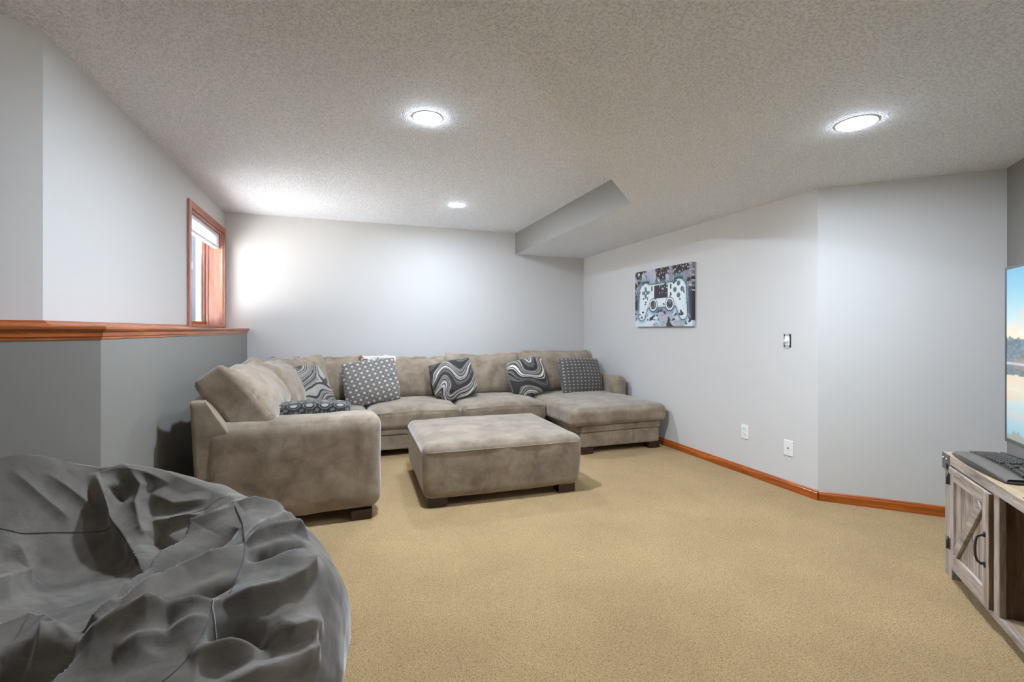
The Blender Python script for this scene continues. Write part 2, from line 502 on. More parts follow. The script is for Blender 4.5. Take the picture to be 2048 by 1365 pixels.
# cellular shade pulled up
bl = wbox('blind', (xL - .075, wy0 + jt + .004, 2.135), (xL - .030, wy1 - jt - .004, wz1 - jt - .001), 'vinyl_white', 0.004)
bl['label'] = 'white cellular shade pulled up'
V = []; F = []
zz = np.linspace(2.135, 2.045, 17)
for i, z in enumerate(zz):
    b = 0.018 + 0.006 * (i % 2)
    for (xx, yy) in ((xL - .052 + b, wy0 + jt + .008), (xL - .052 + b, wy1 - jt - .008), (xL - .052 - b, wy1 - jt - .008), (xL - .052 - b, wy0 + jt + .008)):
        V.append((xx, yy, z))
for i in range(16):
    for k in range(4): F.append([i * 4 + k, i * 4 + (k + 1) % 4, i * 4 + 4 + (k + 1) % 4, i * 4 + 4 + k])
F += [[3, 2, 1, 0], [64, 65, 66, 67]]
obj('pleated_fabric', V, F, 'blind_fabric', bl)
wbox('bottom_rail', (xL - .072, wy0 + jt + .006, 2.020), (xL - .030, wy1 - jt - .006, 2.045), 'vinyl_white', 0.004, bl)
# daylit ground and a slate blue board fence outside
st(prism('floor_outside', [(xL - .24, 3.2), (xL - .24, 22), (-16, 22), (-16, 3.2)], 1.00, 1.10, 'gravel'))
fen = thing('board_fence', 'slate blue board fence standing outdoors beyond the oak window', 'fence', (-2.6, 10.0, 1.10))
for k in range(26):
    x = -5.6 + k * .15
    box('board', (x, 9.985 + .006 * (k % 2), 1.12), (x + .144, 10.005 + .006 * (k % 2), 3.2), 'well_metal', fen, .003)
for x in (-5.6, -3.75, -1.75):
    box('post', (x - .05, 10.012, 1.10), (x + .05, 10.11, 3.26), 'vinyl_white', fen, .006)
for z in (1.4, 2.9):
    box('rail', (-5.6, 10.012, z - .04), (-1.7, 10.05, z + .04), 'vinyl_white', fen, .004)

# ------------------------------------------------------------------ downlights
DL = ['round recessed downlight in the raised ceiling, nearest above the ottoman',
      'small far recessed downlight in the raised ceiling near the back wall',
      'round recessed downlight in the lowered ceiling on the right',
      'round recessed downlight in the lowered ceiling behind the viewer']
for i, (x, y, z, r, k) in enumerate(LIGHTS + LIGHTS_BACK):
    d = thing('recessed_downlight', DL[i], 'downlight', (x, y, z), group='recessed ceiling downlights')
    V, F = lathe_vf([(r + .012, 0.0), (r + .011, -.002), (r + .003, -.004), (r, -.004), (r, -.001)], 48)
    obj('trim_ring', V, F[:-2], 'trim_white', d, True, world=False)
    V, F = lathe_vf([(r + .0035, -.0042), (r * .97, -.0052), (r * .8, -.0062), (r * .4, -.0068), (0.001, -.007)], 48)
    mname = 'lamp_lens'
    if k != 1.0:
        mname = 'lamp_lens_%d' % int(k * 100)
        m_ = MATS['lamp_lens'].copy(); m_.name = mname; MATS[mname] = m_
        m_.node_tree.nodes['Principled BSDF'].inputs['Emission Strength'].default_value = LAMP_L * k
    obj('lens', V, [f[::-1] for f in F[:-2]], mname, d, False, world=False)
# ------------------------------------------------------------------ sectional sofa
sofa = thing('sectional_sofa', 'large taupe chenille sectional sofa in a U with chaise along the back wall', 'sofa', (1.1, 4.6, 0))
FAB = 'sofa_chenille'
def soft(name, lo, hi, r, n=16, shape=None, wr=None, par=sofa, mat=FAB):
    lo = np.array(lo); hi = np.array(hi)
    V, F = soft_box(hi - lo, r, n, shape, wr)
    return obj(name, V + (lo + hi) / 2, F, mat, par, True)

def lumps(amp, f, seed):
    return lambda V, q: amp * fbm(V[:, 0] * f + seed, V[:, 1] * f + seed * 2.3, V[:, 2] * f, 3)

XB, YBK = -0.79, 5.50
def lean_out(q, V):        # the outer panel leans out towards its top, the inner face slopes back
    V = V.copy(); V[:, 0] -= 0.022 * (V[:, 2] / 0.36) * (q[:, 0] < 0.2)
    V[:, 0] -= .155 * np.clip((V[:, 2] - .12) / .24, 0, 1) * np.clip(q[:, 0] * .6 + .4, 0, 1); return V
soft('back_frame', (XB, 3.050, .058), (XB + .22, YBK, .785), .026, 26, lean_out, lumps(.004, 5, 1))
soft('back_frame', (XB + .1, YBK - .19, .058), (3.03, YBK, .785), .035, 20, None, lumps(.004, 5, 2))
soft('base_frame', (XB + .05, 3.10, .058), (.175, YBK - .05, .26), .022, 14, None, lumps(.003, 5, 3))
soft('base_frame', (.15, 4.50, .058), (1.99, YBK - .05, .205), .020, 14, None, lumps(.003, 5, 4))
soft('base_band', (.15, 4.492, .196), (1.99, YBK - .05, .262), .020, 14, None, lumps(.003, 5, 5))
soft('base_frame', (2.10, 3.955, .058), (2.985, YBK - .05, .215), .022, 14, None, lumps(.003, 5, 6))
soft('base_band', (2.095, 3.945, .205), (2.990, YBK - .05, .275), .020, 14, None, lumps(.003, 5, 7))
# arms
def arm_shape(q, V):
    V = V.copy()
    V[:, 2] += .010 * (1 - q[:, 1] ** 2) * (q[:, 2] > .3)
    return V
soft('arm', (XB + .03, 3.040, .058), (.225, 3.305, .645), .085, 26, arm_shape, lumps(.006, 3.5, 8))
soft('arm', (2.875, 4.60, .058), (3.045, YBK - .05, .655), .070, 20, arm_shape, lumps(.004, 4, 9))

def seat_shape(crown):
    def f(q, V):
        V = V.copy(); e = (1 - np.abs(q[:, 0]) ** 2.6) * (1 - np.abs(q[:, 1]) ** 2.6)
        V[:, 2] += crown * e * (q[:, 2] > -.3)
        side = np.maximum(np.abs(q[:, 0]), np.abs(q[:, 1]))
        V[:, 1] += np.where(q[:, 1] < -.9, -.012 * (1 - q[:, 2] ** 2) * (1 - q[:, 0] ** 4), 0)
        return V
    return f
soft('seat_cushion', (-.60, 3.30, .255), (.215, 4.46, .440), .05, 20, seat_shape(.03), lumps(.005, 4, 11))
soft('seat_cushion', (-.60, 4.46, .255), (.205, 5.30, .440), .05, 20, seat_shape(.03), lumps(.005, 4, 12))
soft('seat_cushion', (.205, 4.465, .245), (1.080, 5.30, .435), .055, 22, seat_shape(.05), lumps(.006, 4, 13))
soft('seat_cushion', (1.085, 4.465, .245), (1.985, 5.30, .435), .055, 22, seat_shape(.05), lumps(.006, 4, 14))
soft('chaise_cushion', (1.995, 3.905, .268), (3.050, 5.30, .440), .055, 26, seat_shape(.035), lumps(.006, 4, 15))
# thin welts on the cushion fronts
def welt(pts): tube('welt', pts, .0035, 'sofa_chenille', sofa, 6)
welt([(.25, 4.455, .405), (.45, 4.452, .418), (.64, 4.452, .421), (.85, 4.452, .418), (1.03, 4.456, .405)])
welt([(1.13, 4.455, .405), (1.35, 4.452, .418), (1.55, 4.452, .421), (1.75, 4.452, .418), (1.94, 4.456, .405)])
# feet
for x, y in ((.105, 3.115), (-.66, 3.12), (.24, 4.56), (1.86, 4.56), (2.17, 4.00), (2.925, 4.00), (-.66, 5.36), (2.9, 5.36)):
    bm = bmesh.new(); add_box(bm, (x - .065, y - .05, 0), (x + .065, y + .05, .062), .004)
    for v_ in bm.verts:
        if v_.co.z < .03: v_.co.x = x + (v_.co.x - x) * .93; v_.co.y = y + (v_.co.y - y) * .93
    bm_obj('foot', bm, 'foot_wood', sofa)

def back_cushion(w, d, h, M, seed, sag=0.0, wr=.012, ears=.02, tx=.30, tz=.34, rad=.10):
    def shape(q, V):
        V = V.copy(); x, y, z = q.T
        fx = 1 - tx * np.abs(x) ** 4; fz = 1 - tz * np.clip(z, 0, 1) ** 3 - .15 * np.clip(-z, 0, 1) ** 3
        V[:, 1] *= fx * fz
        V[:, 1] += np.where(y < 0, -.045 * (1 - x ** 2) * (1 - (z + .25) ** 2).clip(0, 1), .01 * (1 - x ** 2))
        V[:, 2] += np.where(z > 0, -sag * (1 - x ** 4) + ears * np.abs(x) ** 5, 0) * np.clip(z, 0, 1)
        V[:, 0] *= 1 + .02 * np.clip(z, 0, 1) ** 3 - .015 * (1 - z ** 2)
        V[:, 2] += .012 * vnoise(x * 2 + seed, 3.1, seed) * np.clip(z, 0, 1)
        return V
    def wrk(V, q):
        x, y, z = q.T
        top = np.clip(z * 1.3, 0, 1)
        a = 1 - np.abs(vnoise(V[:, 0] * 13 + .8 * vnoise(V[:, 0] * 4, V[:, 2] * 4, seed) + 2.5 * V[:, 2] * np.sign(x), V[:, 2] * 3.0 + seed, seed * 1.7)) * 2
        b = 1 - np.abs(vnoise(V[:, 0] * 4 + seed * 3, V[:, 2] * 14, seed * 2.2)) * 2
        return wr * (a * (.25 + .9 * top) + b * .35 * (1 - top)) + .010 * fbm(V[:, 0] * 5 + seed, V[:, 2] * 5, V[:, 1] * 3, 3)
    V, F = soft_box((w, d, h), min(d * .42, rad), 36, shape, wrk, M)
    return obj('back_cushion', V, F, FAB, sofa, True)
LEFT = PI / 2
back_cushion(.98, .25, .42, TR((-.585, 3.585, .745), (0, 0, LEFT)) @ TR((0, 0, 0), (-.66, 0, 0)), 1.3, .012, .012, .02, .06, .18, .05)
back_cushion(.88, .26, .48, TR((-.505, 4.38, .690), (0, 0, LEFT)) @ TR((0, 0, 0), (-.36, .03, 0)), 2.7, .01, .011)
back_cushion(.70, .25, .50, TR((-.42, 4.90, .665), (0, 0, LEFT - .75)) @ TR((0, 0, 0), (-.28, 0, 0)), 3.9, .01, .012)
back_cushion(.82, .25, .48, TR((-.16, 5.185, .655), (-.20, 0, 0)), 4.4, .005, .008)
back_cushion(.86, .26, .48, TR((.64, 5.185, .652), (-.22, 0, 0)), 5.2, .01, .011)
back_cushion(.89, .26, .49, TR((1.495, 5.185, .670), (-.20, .0, 0)), 6.1, .02, .007, .035)
back_cushion(.99, .26, .49, TR((2.42, 5.185, .678), (-.20, -.015, 0)), 7.3, .005, .007)

# ------------------------------------------------------------------ ottoman
ott = thing('ottoman', 'large square taupe chenille ottoman standing in front of the sectional', 'ottoman', (1.07, 3.55, 0), (0, 0, -.025))
def ott_shape(q, V):
    V = V.copy(); x, y, z = q.T
    e = (1 - np.abs(x) ** 2.2) * (1 - np.abs(y) ** 2.2)
    V[:, 2] += .030 * e * (z > 0)
    V[:, 0] *= 1 + .012 * np.clip(z, -1, 1) + .012 * (1 - z ** 2)
    V[:, 1] *= 1 + .008 * np.clip(z, -1, 1) + .012 * (1 - z ** 2)
    return V
def ott_wr(V, q):
    x, y, z = q.T
    m = np.exp(-(((x - .05) / .5) ** 2 + ((y - .1) / .55) ** 2)) * (z > .9)
    r = 1 - 2 * np.abs(vnoise(V[:, 0] * 6 + V[:, 1] * 5 + 2 * vnoise(V[:, 0] * 4, V[:, 1] * 4, 3), V[:, 1] * 9 - V[:, 0] * 5, 1.7))
    return .008 * m * r - .010 * m + .004 * fbm(V[:, 0] * 4, V[:, 1] * 4, V[:, 2] * 4, 3)
V, F = soft_box((1.135, .965, .365), .052, 44, ott_shape, ott_wr)
obj('body', V + np.array((0, 0, .237)), F, FAB, ott, True, world=False)
for x in (-.47, .47):
    for y in (-.40, .40):
        bm = bmesh.new(); add_box(bm, (x - .065, y - .05, 0), (x + .065, y + .05, .064), .004)
        bm_obj('foot', bm, 'foot_wood', ott, world=False)
def otrim(z, s):
    pts = []
    hx, hy, r = .570 * s, .486 * s, .06
    for cx, cy, a0 in ((hx - r, hy - r, 0), (-hx + r, hy - r, PI / 2), (-hx + r, -hy + r, PI), (hx - r, -hy + r, 1.5 * PI)):
        for k in range(7):
            a = a0 + PI / 2 * k / 6; pts.append((cx + r * math.cos(a), cy + r * math.sin(a), z))
    return pts + pts[:1]
tube('welt', otrim(.372, 1.008), .004, FAB, ott, 6, world=False)

# ------------------------------------------------------------------ throw pillows (reversible: swirls on one face, octagons on the other)
CHAR, MIDG, LITG, WHT = np.array(srgb(45, 42, 40)[:3]), np.array(srgb(116, 111, 106)[:3]), np.array(srgb(165, 159, 152)[:3]), np.array(srgb(226, 218, 206)[:3])
def swirl(u, v, seed, n=9.0, pal=(CHAR, MIDG, CHAR, WHT, MIDG, LITG, CHAR), line=.16):
    w1 = vnoise(u * .9 + seed, v * .9, seed * 1.1); w2 = vnoise(u * .9 + 7, v * .9 + seed, seed)
    uu = u + .45 * w1; vv = v + .45 * w2
    f = vv * .9 + .34 * np.sin(2.9 * uu + seed) + .22 * np.sin(2.2 * vv - 3.1 * uu + seed * 2) + .30 * vnoise(uu * 1.3, vv * 1.3, seed + 4)
    g = f * n * .5 + 100; i = np.floor(g).astype(int); fr = g - i
    wv = .5 + .35 * vnoise(u * 2 + i * 3.3, v * 2, seed)
    P = np.array(pal); c = P[i % len(P)]
    c2 = P[(i + 1) % len(P)]
    c = np.where((fr > wv)[:, None], c * .35 + c2 * .65, c)
    e = np.minimum(fr, 1 - fr)
    return np.where((e < line)[:, None], CHAR * .8, c)
def octagons(u, v, n=8.0, bg=MIDG * .55, ring=MIDG * 1.35, dot=LITG * 1.2, sq=LITG):
    x = u * n / 2; y = v * n / 2
    fx = x - np.round(x); fy = y - np.round(y)
    d = np.maximum(np.maximum(np.abs(fx), np.abs(fy)), (np.abs(fx) + np.abs(fy)) * .7071)
    gx = x - np.floor(x) - .5; gy = y - np.floor(y) - .5
    s = np.maximum(np.abs(gx), np.abs(gy))
    c = np.tile(bg, (len(u), 1))
    def put(m, col): c[m] = col
    put((d > .34) & (d < .40), ring); put((d > .26) & (d < .31), bg * .5); put(d < .22, dot)
    put(s < .17, bg * .5); put(s < .13, ring); put(s < .07, sq)
    return c

def pillow(label, loc, rot, w, h, T, front, back, seed, N=150, pinch=.02, ex=.38):
    g = np.linspace(-1, 1, N + 1)
    g = np.sin(g * PI / 2) if ex < .3 else .7 * g + .3 * np.sin(g * PI / 2)
    u, v = [a.ravel() for a in np.meshgrid(g, g, indexing='ij')]
    pr = np.clip((1 - u ** 2) * (1 - v ** 2), 0, 1) ** ex
    x = w / 2 * u * np.sqrt(1 - .13 * v ** 2) * (1 - pinch * (1 - v ** 2)); z = h / 2 * v * np.sqrt(1 - .13 * u ** 2) * (1 - pinch * (1 - u ** 2)) + h / 2
    crease = .010 * (1 - 2 * np.abs(vnoise(u * 3.0 + seed, v * 3.0, seed))) * (np.maximum(np.abs(u), np.abs(v)) ** 3) + .008 * fbm(u * 1.6 + seed, v * 1.6, 2.2, 2)
    y1 = -(T / 2 * pr + crease * pr); y2 = T / 2 * pr + crease * pr
    n1 = (N + 1) ** 2
    V = np.concatenate([np.stack([x, y1, z], 1), np.stack([x, y2, z], 1)])
    ii, jj = np.meshgrid(np.arange(N), np.arange(N), indexing='ij')
    a = (ii * (N + 1) + jj).ravel(); q = np.stack([a, a + N + 1, a + N + 2, a + 1], 1)
    F = np.concatenate([q, q[:, ::-1] + n1])
    pu, pv = u, v
    if ex < .3:      # thick boxy pillow: let the print run on over the rim
        ext = (T / 2 - np.abs(y1)) / (h / 2); pu = u + np.sign(u) * ext * (np.abs(u) > np.abs(v)); pv = v + np.sign(v) * ext * (np.abs(v) >= np.abs(u))
    cols = np.concatenate([front(pu, pv), back(-pu, pv)])
    o = obj('throw_pillow', V, F, 'pillow_weave', None, True, cols=cols)
    # weld the rim
    bm = bmesh.new(); bm.from_mesh(o.data); bmesh.ops.remove_doubles(bm, verts=bm.verts, dist=1e-6); bm.to_mesh(o.data); bm.free()
    o.data.polygons.foreach_set('use_smooth', [True] * len(o.data.polygons))
    o.location = loc; o.rotation_euler = rot
    return tag(o, label, 'pillow', 'black and grey throw pillows on the sectional')
DK = CHAR * .55
DARKPAL = (MIDG * .9, LITG * .7, LITG * .85, MIDG * .6, LITG * .8, DK, LITG * .75)
pillow('swirl patterned throw pillow wedged in the left corner of the sectional', (-.215, 4.43, .455), (-.52, -.10, .80), .50, .46, .17,
       lambda u, v: swirl(u, v, 2.2, 13, DARKPAL, .16), lambda u, v: octagons(u, v, 9), 2.0)
pillow('blue grey octagon patterned throw pillow, turned beside the white blanket', (.285, 4.80, .448), (-.32, -.11, .04), .54, .46, .17,
       lambda u, v: octagons(u * 1.0 + .25 * v, v - .22 * u, 9.0, MIDG * .78, MIDG * 1.45, LITG * 1.4, LITG * 1.1), lambda u, v: swirl(u, v, 5.1), 3.0, 190)
pillow('swirl patterned throw pillow with broad white bands in the middle of the sectional', (1.13, 4.83, .452), (-.30, -.20, -.03), .47, .43, .17,
       lambda u, v: swirl(u, v, 1.2, 14), lambda u, v: octagons(u, v, 9), 4.0)
pillow('swirl patterned throw pillow leaning where the chaise begins', (1.985, 4.86, .450), (-.30, -.17, .05), .46, .43, .17,
       lambda u, v: swirl(u, v, 6.4, 14), lambda u, v: octagons(u, v, 9), 5.0)
pillow('dark octagon patterned throw pillow beside the right arm of the chaise', (2.585, 4.80, .445), (-.30, .03, .10), .57, .43, .17,
       lambda u, v: octagons(u, v, 11.0, MIDG * .42, MIDG * .7, LITG * .85, MIDG), lambda u, v: swirl(u, v, 7.1), 6.0, 190)
pillow('black octagon patterned throw pillow lying flat on the left arm', (-.205, 3.235, .657), (-PI / 2 - .12, .02, .03), .53, .42, .15,
       lambda u, v: octagons(u, v, 5.4, DK, MIDG * .75, LITG * .7, MIDG * .8), lambda u, v: octagons(u, v, 6.0, DK * .8, MIDG * .55, MIDG * .8, MIDG * .6), 7.0, 170, .01, .20)

# ------------------------------------------------------------------ blanket and blue cloth tucked behind the cushions
N = 40
g = np.linspace(0, 1, N + 1); u, v = [a.ravel() for a in np.meshgrid(g, g, indexing='ij')]
s_ = v * .42
x = .16 + .36 * u; fold = .010 * vnoise(u * 7, v * 4, 2.2) + .006 * vnoise(u * 15, v * 9, 5)
y = np.where(s_ < .12, 5.105 + .02 * s_ / .12, 5.125 + (s_ - .12)) ; z = np.where(s_ < .12, .79 + s_, .91 - .25 * (s_ - .12) ** 1.1)
y = y + np.where(s_ < .12, fold * 1.5, 0); z = z + np.where(s_ >= .12, fold, 0) - .02 * (u - .5) ** 2
V = np.stack([x, y, z], 1); V2 = V + np.array((0, .012, -.012))
ii, jj = np.meshgrid(np.arange(N), np.arange(N), indexing='ij'); a = (ii * (N + 1) + jj).ravel()
q = np.stack([a, a + N + 1, a + N + 2, a + 1], 1); n1 = (N + 1) ** 2
rim = [i * (N + 1) for i in range(N + 1)] + [N * (N + 1) + j for j in range(1, N + 1)] + [i * (N + 1) + N for i in range(N - 1, -1, -1)] + [j for j in range(N - 1, 0, -1)]
F = np.concatenate([q, q[:, ::-1] + n1]).tolist() + [[rim[i], rim[i] + n1, rim[(i + 1) % len(rim)] + n1, rim[(i + 1) % len(rim)]] for i in range(len(rim))]
nz = vnoise(u * 6, v * 6, 9); ny_ = vnoise(u * 4 + 5, v * 4, 3)
cb = np.tile(np.array(srgb(226, 222, 222)[:3]), (len(u), 1)); cb[nz > .42] = srgb(40, 38, 40)[:3]; cb[ny_ > .5] = srgb(176, 84, 80)[:3]
o = obj('blanket', V.tolist() + V2.tolist(), F, 'blanket_print', None, True, cols=np.concatenate([cb, cb]))
tag(o, 'white blanket with black and red print draped over the cushion behind the octagon pillow', 'blanket')
V, F = soft_box((.26, .16, .26), .06, 14, lambda q, V: V * np.stack([1 - .75 * np.clip(q[:, 2], 0, 1), 1 - .7 * np.clip(q[:, 2], 0, 1), np.ones(len(q))], 1),
                lambda V, q: .02 * fbm(V[:, 0] * 14, V[:, 1] * 14, V[:, 2] * 8, 3))
o = obj('blue_cloth', V + np.array((-.66, 5.22, .795)), F, 'blue_cloth', None, True)
tag(o, 'pale blue cloth bunched up behind the corner cushion of the sectional', 'cloth')

# ------------------------------------------------------------------ wall plates
def screw(par, x, y, z):
    V, F = lathe_vf([(.0035, 0), (.0033, -.0012), (.0001, -.0016)], 10, 'x', (x, y, z)); obj('screw', V, F, 'white_plastic', par, True)
sw = thing('dimmer_switch', 'rotary dimmer switch without its cover plate on the right wall', 'switch', (xR, 2.597, 1.099))
box('wall_box', (xR - .001, 2.597 - .030, 1.099 - .050), (xR + .045, 2.597 + .030, 1.099 + .050), 'dark_slot', sw)
box('yoke', (xR - .006, 2.597 - .0165, 1.099 - .054), (xR - .003, 2.597 + .0165, 1.099 + .054), 'box_metal', sw, .001)
box('dimmer_body', (xR - .009, 2.597 - .021, 1.099 - .034), (xR - .002, 2.597 + .019, 1.099 + .034), 'white_plastic', sw, .003)
V, F = lathe_vf([(.0165, -.008), (.0165, -.018), (.0145, -.024), (.0001, -.025)], 28, 'x', (xR, 2.597, 1.099)); obj('knob', V, F, 'white_plastic', sw, True)
for z in (1.048, 1.150):
    for y in (2.586, 2.608): box('ear', (xR - .004, y - .007, z - .004), (xR - .002, y + .007, z + .004), 'box_metal', sw, .001)
    screw(sw, xR - .0065, 2.597, z)

def plate(par, y, z, w=.070, h=.115): box('cover_plate', (xR - .006, y - w / 2, z - h / 2), (xR, y + w / 2, z + h / 2), 'white_plastic', par, .003)
out = thing('wall_outlet', 'white duplex power outlet low on the right wall', 'outlet', (xR, 2.987, .347))
plate(out, 2.987, .347, .074, .117)
for dz in (-.0195, .0195):
    r = box('receptacle', (xR - .0085, 2.987 - .0165, .347 + dz - .0135), (xR - .005, 2.987 + .0165, .347 + dz + .0135), 'white_plastic', out, .004)
    for dy, hh in ((-.0065, .007), (.0065, .009)):
        box('slot', (xR - .0092, 2.987 + dy - .0013, .347 + dz + .001), (xR - .0080, 2.987 + dy + .0013, .347 + dz + .001 + hh), 'dark_slot', r)
    V, F = lathe_vf([(.0024, -.0091), (.0001, -.0092)], 10, 'x', (xR, 2.987, .347 + dz - .0065)); obj('slot', V, F, 'dark_slot', r)
cb_ = thing('cable_plate', 'white blank plate with one centre hole, right of the outlet on the wall', 'wall plate', (xR, 2.587, .307))
plate(cb_, 2.587, .307, .078, .115)
V, F = lathe_vf([(.0055, -.006), (.005, -.010), (.0035, -.0105)], 16, 'x', (xR, 2.587, .307)); obj('jack', V, F, 'dark_slot', cb_, True)
for dz in (-.042, .042): screw(cb_, xR - .006, 2.587, .307 + dz)

# ------------------------------------------------------------------ canvas print
cy0, cy1, cz0, cz1 = 3.567, 4.478, 1.215, 1.815
can = thing('canvas_print', 'stretched canvas print of a splattered white game controller on the right wall', 'picture', (xR, (cy0 + cy1) / 2, cz0))
NU, NV = 300, 200
g1 = np.linspace(0, 1, NU + 1); g2 = np.linspace(0, 1, NV + 1); u, v = [a.ravel() for a in np.meshgrid(g1, g2, indexing='ij')]   # u: left to right as seen
def L(r, g_, b): return np.array(srgb(r, g_, b)[:3])
X = (u - .5) * 1.38; Y = (v - .5) * .93 + .015
def blend(c, m, col): return c * (1 - m[:, None]) + np.asarray(col) * m[:, None]
c = np.tile(L(176, 180, 192), (len(u), 1))
n1 = fbm(u * 6, v * 4, 1.1, 4); n2 = fbm(u * 9 + 4, v * 6, 5.5, 4); n3 = vnoise(u * 70, v * 46, 2.2); n4 = vnoise(u * 40, v * 26, 8.8)
c = blend(c, sstep(.05, .30, n1 + 1.0 * (v - .62)), L(58, 48, 48))
c = blend(c, sstep(.15, .35, n2 - .1) * (v > .45), L(142, 140, 150))
c = blend(c, sstep(.12, .32, fbm(u * 5 + 9, v * 4, 3.3, 4) - 1.4 * (v - .38)), L(214, 222, 230))
c = blend(c, sstep(.28, .40, fbm(u * 8 + 2, v * 7 + 3, 6.1, 4)) * (v < .62), L(64, 62, 70))
c = blend(c, (n3 > .62) * 1.0 * (v > .5), L(214, 214, 216)); c = blend(c, (n4 > .66) * 1.0 * (v < .5), L(50, 50, 58))
def sd_cap(x, y, ax, ay, bx, by, r0, r1):
    px, py = x - ax, y - ay; dx, dy = bx - ax, by - ay; h = np.clip((px * dx + py * dy) / (dx * dx + dy * dy), 0, 1)
    return np.hypot(px - dx * h, py - dy * h) - (r0 + (r1 - r0) * h)
def sd_box(x, y, cx, cy, hx, hy, r):
    qx = np.abs(x - cx) - hx + r; qy = np.abs(y - cy) - hy + r
    return np.hypot(np.maximum(qx, 0), np.maximum(qy, 0)) + np.minimum(np.maximum(qx, qy), 0) - r
body = np.minimum.reduce([sd_cap(X, Y, -.40, .10, -.50, -.26, .165, .085), sd_cap(X, Y, .40, .10, .50, -.26, .165, .085),
                          sd_box(X, Y, 0, .045, .36, .185, .05), np.hypot(X + .20, Y + .10) - .105, np.hypot(X - .20, Y + .10) - .105])
bump_ = np.minimum(sd_box(X, Y, -.40, .27, .10, .03, .03), sd_box(X, Y, .40, .27, .10, .03, .03))
halo = np.minimum(body, bump_)
c = blend(c, sstep(.09, .0, halo) * .75, L(128, 158, 174)); c = blend(c, sstep(.006, -.004, bump_), L(70, 88, 100))
c = blend(c, sstep(.020, .010, body), L(66, 84, 94)); c = blend(c, sstep(.006, -.004, body), L(226, 234, 236))
c = blend(c, sstep(.05, .0, np.abs(body)) * (body < 0) * .4, L(150, 180, 190))
sp = (fbm(u * 24, v * 16, 4.1, 2) > .78) | (fbm(u * 7 + 3, v * 5, 7.7, 3) > .80); c = blend(c, sp * (body < 0) * 1.0, L(72, 72, 78))
c = blend(c, sstep(.005, -.003, sd_box(X, Y, -.01, .105, .165, .105, .02)), L(66, 60, 64))
c = blend(c, ((n3 > .5) & (sd_box(X, Y, .05, .14, .10, .07, .02) < 0)) * 1.0, L(200, 206, 210))
for sx in (-.20, .20):
    r = np.hypot(X - sx, Y + .10)
    c = blend(c, sstep(.112, .106, r), L(84, 98, 106)); c = blend(c, sstep(.098, .092, r), L(234, 240, 242)); c = blend(c, sstep(.076, .070, r), L(74, 74, 80))
    c = blend(c, ((r < .06) & (n4 > .35)) * .6, L(150, 158, 162))
for bx, by in ((.40, .20), (.40, .02), (.32, .11), (.48, .11)): c = blend(c, sstep(.042, .036, np.hypot(X - bx, Y - by)), L(104, 118, 124))
for bx, by, hx, hy in ((-.40, .165, .028, .040), (-.40, .055, .028, .040), (-.455, .11, .040, .028), (-.345, .11, .040, .028)):
    c = blend(c, sstep(.004, -.002, sd_box(X, Y, bx, by, hx, hy, .02)), L(112, 118, 128))
for sx in (-.235, .225): c = blend(c, sstep(.004, -.002, sd_box(X, Y, sx, .165, .016, .038, .014)), L(70, 74, 80))
V = np.stack([np.full_like(u, xR - .036), cy1 - u * (cy1 - cy0), cz0 + v * (cz1 - cz0)], 1)
ii, jj = np.meshgrid(np.arange(NU), np.arange(NV), indexing='ij'); a = (ii * (NV + 1) + jj).ravel()
F = np.stack([a, a + NV + 1, a + NV + 2, a + 1], 1)
obj('printed_face', V, F, 'canvas_print', can, False, cols=c)
# wrapped edges carry the print round to the wall
def edge_strip(idx, name='wrapped_edge'):
    P = V[idx]; Q = P.copy(); Q[:, 0] = xR - .002; m_ = len(P)
    dark = c[idx] * .9
    return obj(name, np.concatenate([P, Q]), [[i, i + 1, m_ + i + 1, m_ + i] for i in range(m_ - 1)], 'canvas_print', can, cols=np.concatenate([dark, dark]))
col = lambda i: np.arange(i * (NV + 1), (i + 1) * (NV + 1)); row = lambda j: np.arange(NU + 1) * (NV + 1) + j
for idx in (col(0), col(NU), row(0), row(NV)): edge_strip(idx)
box('stretcher_frame', (xR - .034, cy0 + .001, cz0 + .001), (xR - .001, cy1 - .001, cz1 - .001), 'dark_slot', can)
# ------------------------------------------------------------------ TV stand (own frame: x along the front, -y out of the front, z up)
STY = PI / 4 + PI + math.radians(-1.2)       # x axis points towards the camera side (-1,-1)
stand = thing('tv_stand', 'weathered wood barn door TV stand with black hardware at right', 'cabinet', (2.768, 1.451, 0), (0, 0, STY))
# local +x = along the front; the front looks along local -y
Lx, Dy, Ht = 1.48, .40, .585
def sb(name, lo, hi, mat, par=stand, bev=.002): return box(name, lo, hi, mat, par, bev, world=False)
sb('top_board', (-.006, -.008, Ht - .042), (Lx + .006, Dy, Ht), 'rustic_top', bev=.002)
sb('front_edge', (-.005, -.0095, Ht - .043), (Lx + .005, -.004, Ht - .0005), 'rustic_wood', bev=.001)
for x in (0, Lx - .050):
    sb('side_panel', (x + .004, .004, .045), (x + .046, Dy, Ht - .042), 'rustic_dark')
    xp = x if x == 0 else x - .035
    sb('post', (xp, -.004, 0), (xp + .085, .046, Ht - .042), 'rustic_wood_z')
    sb('post', (x, Dy - .050, 0), (x + .050, Dy, Ht - .042), 'rustic_wood_z')
sb('bottom_rail', (.050, -.002, .046), (Lx - .050, .018, .074), 'rustic_wood')
sb('bottom_shelf', (.050, .016, .056), (Lx - .050, Dy - .012, .074), 'rustic_top')
for x in (.504, Lx - .550):
    sb('divider', (x + .006, .016, .074), (x + .040, Dy - .012, Ht - .042), 'rustic_dark')
    sb('stile', (x, -.003, .074), (x + .046, .018, Ht - .042), 'rustic_wood_z')
sb('middle_shelf', (.544, .075, .320), (Lx - .544, Dy - .012, .338), 'rustic_top')
sb('shelf_edge', (.545, .068, .3195), (Lx - .545, .076, .3385), 'rustic_wood', bev=.001)
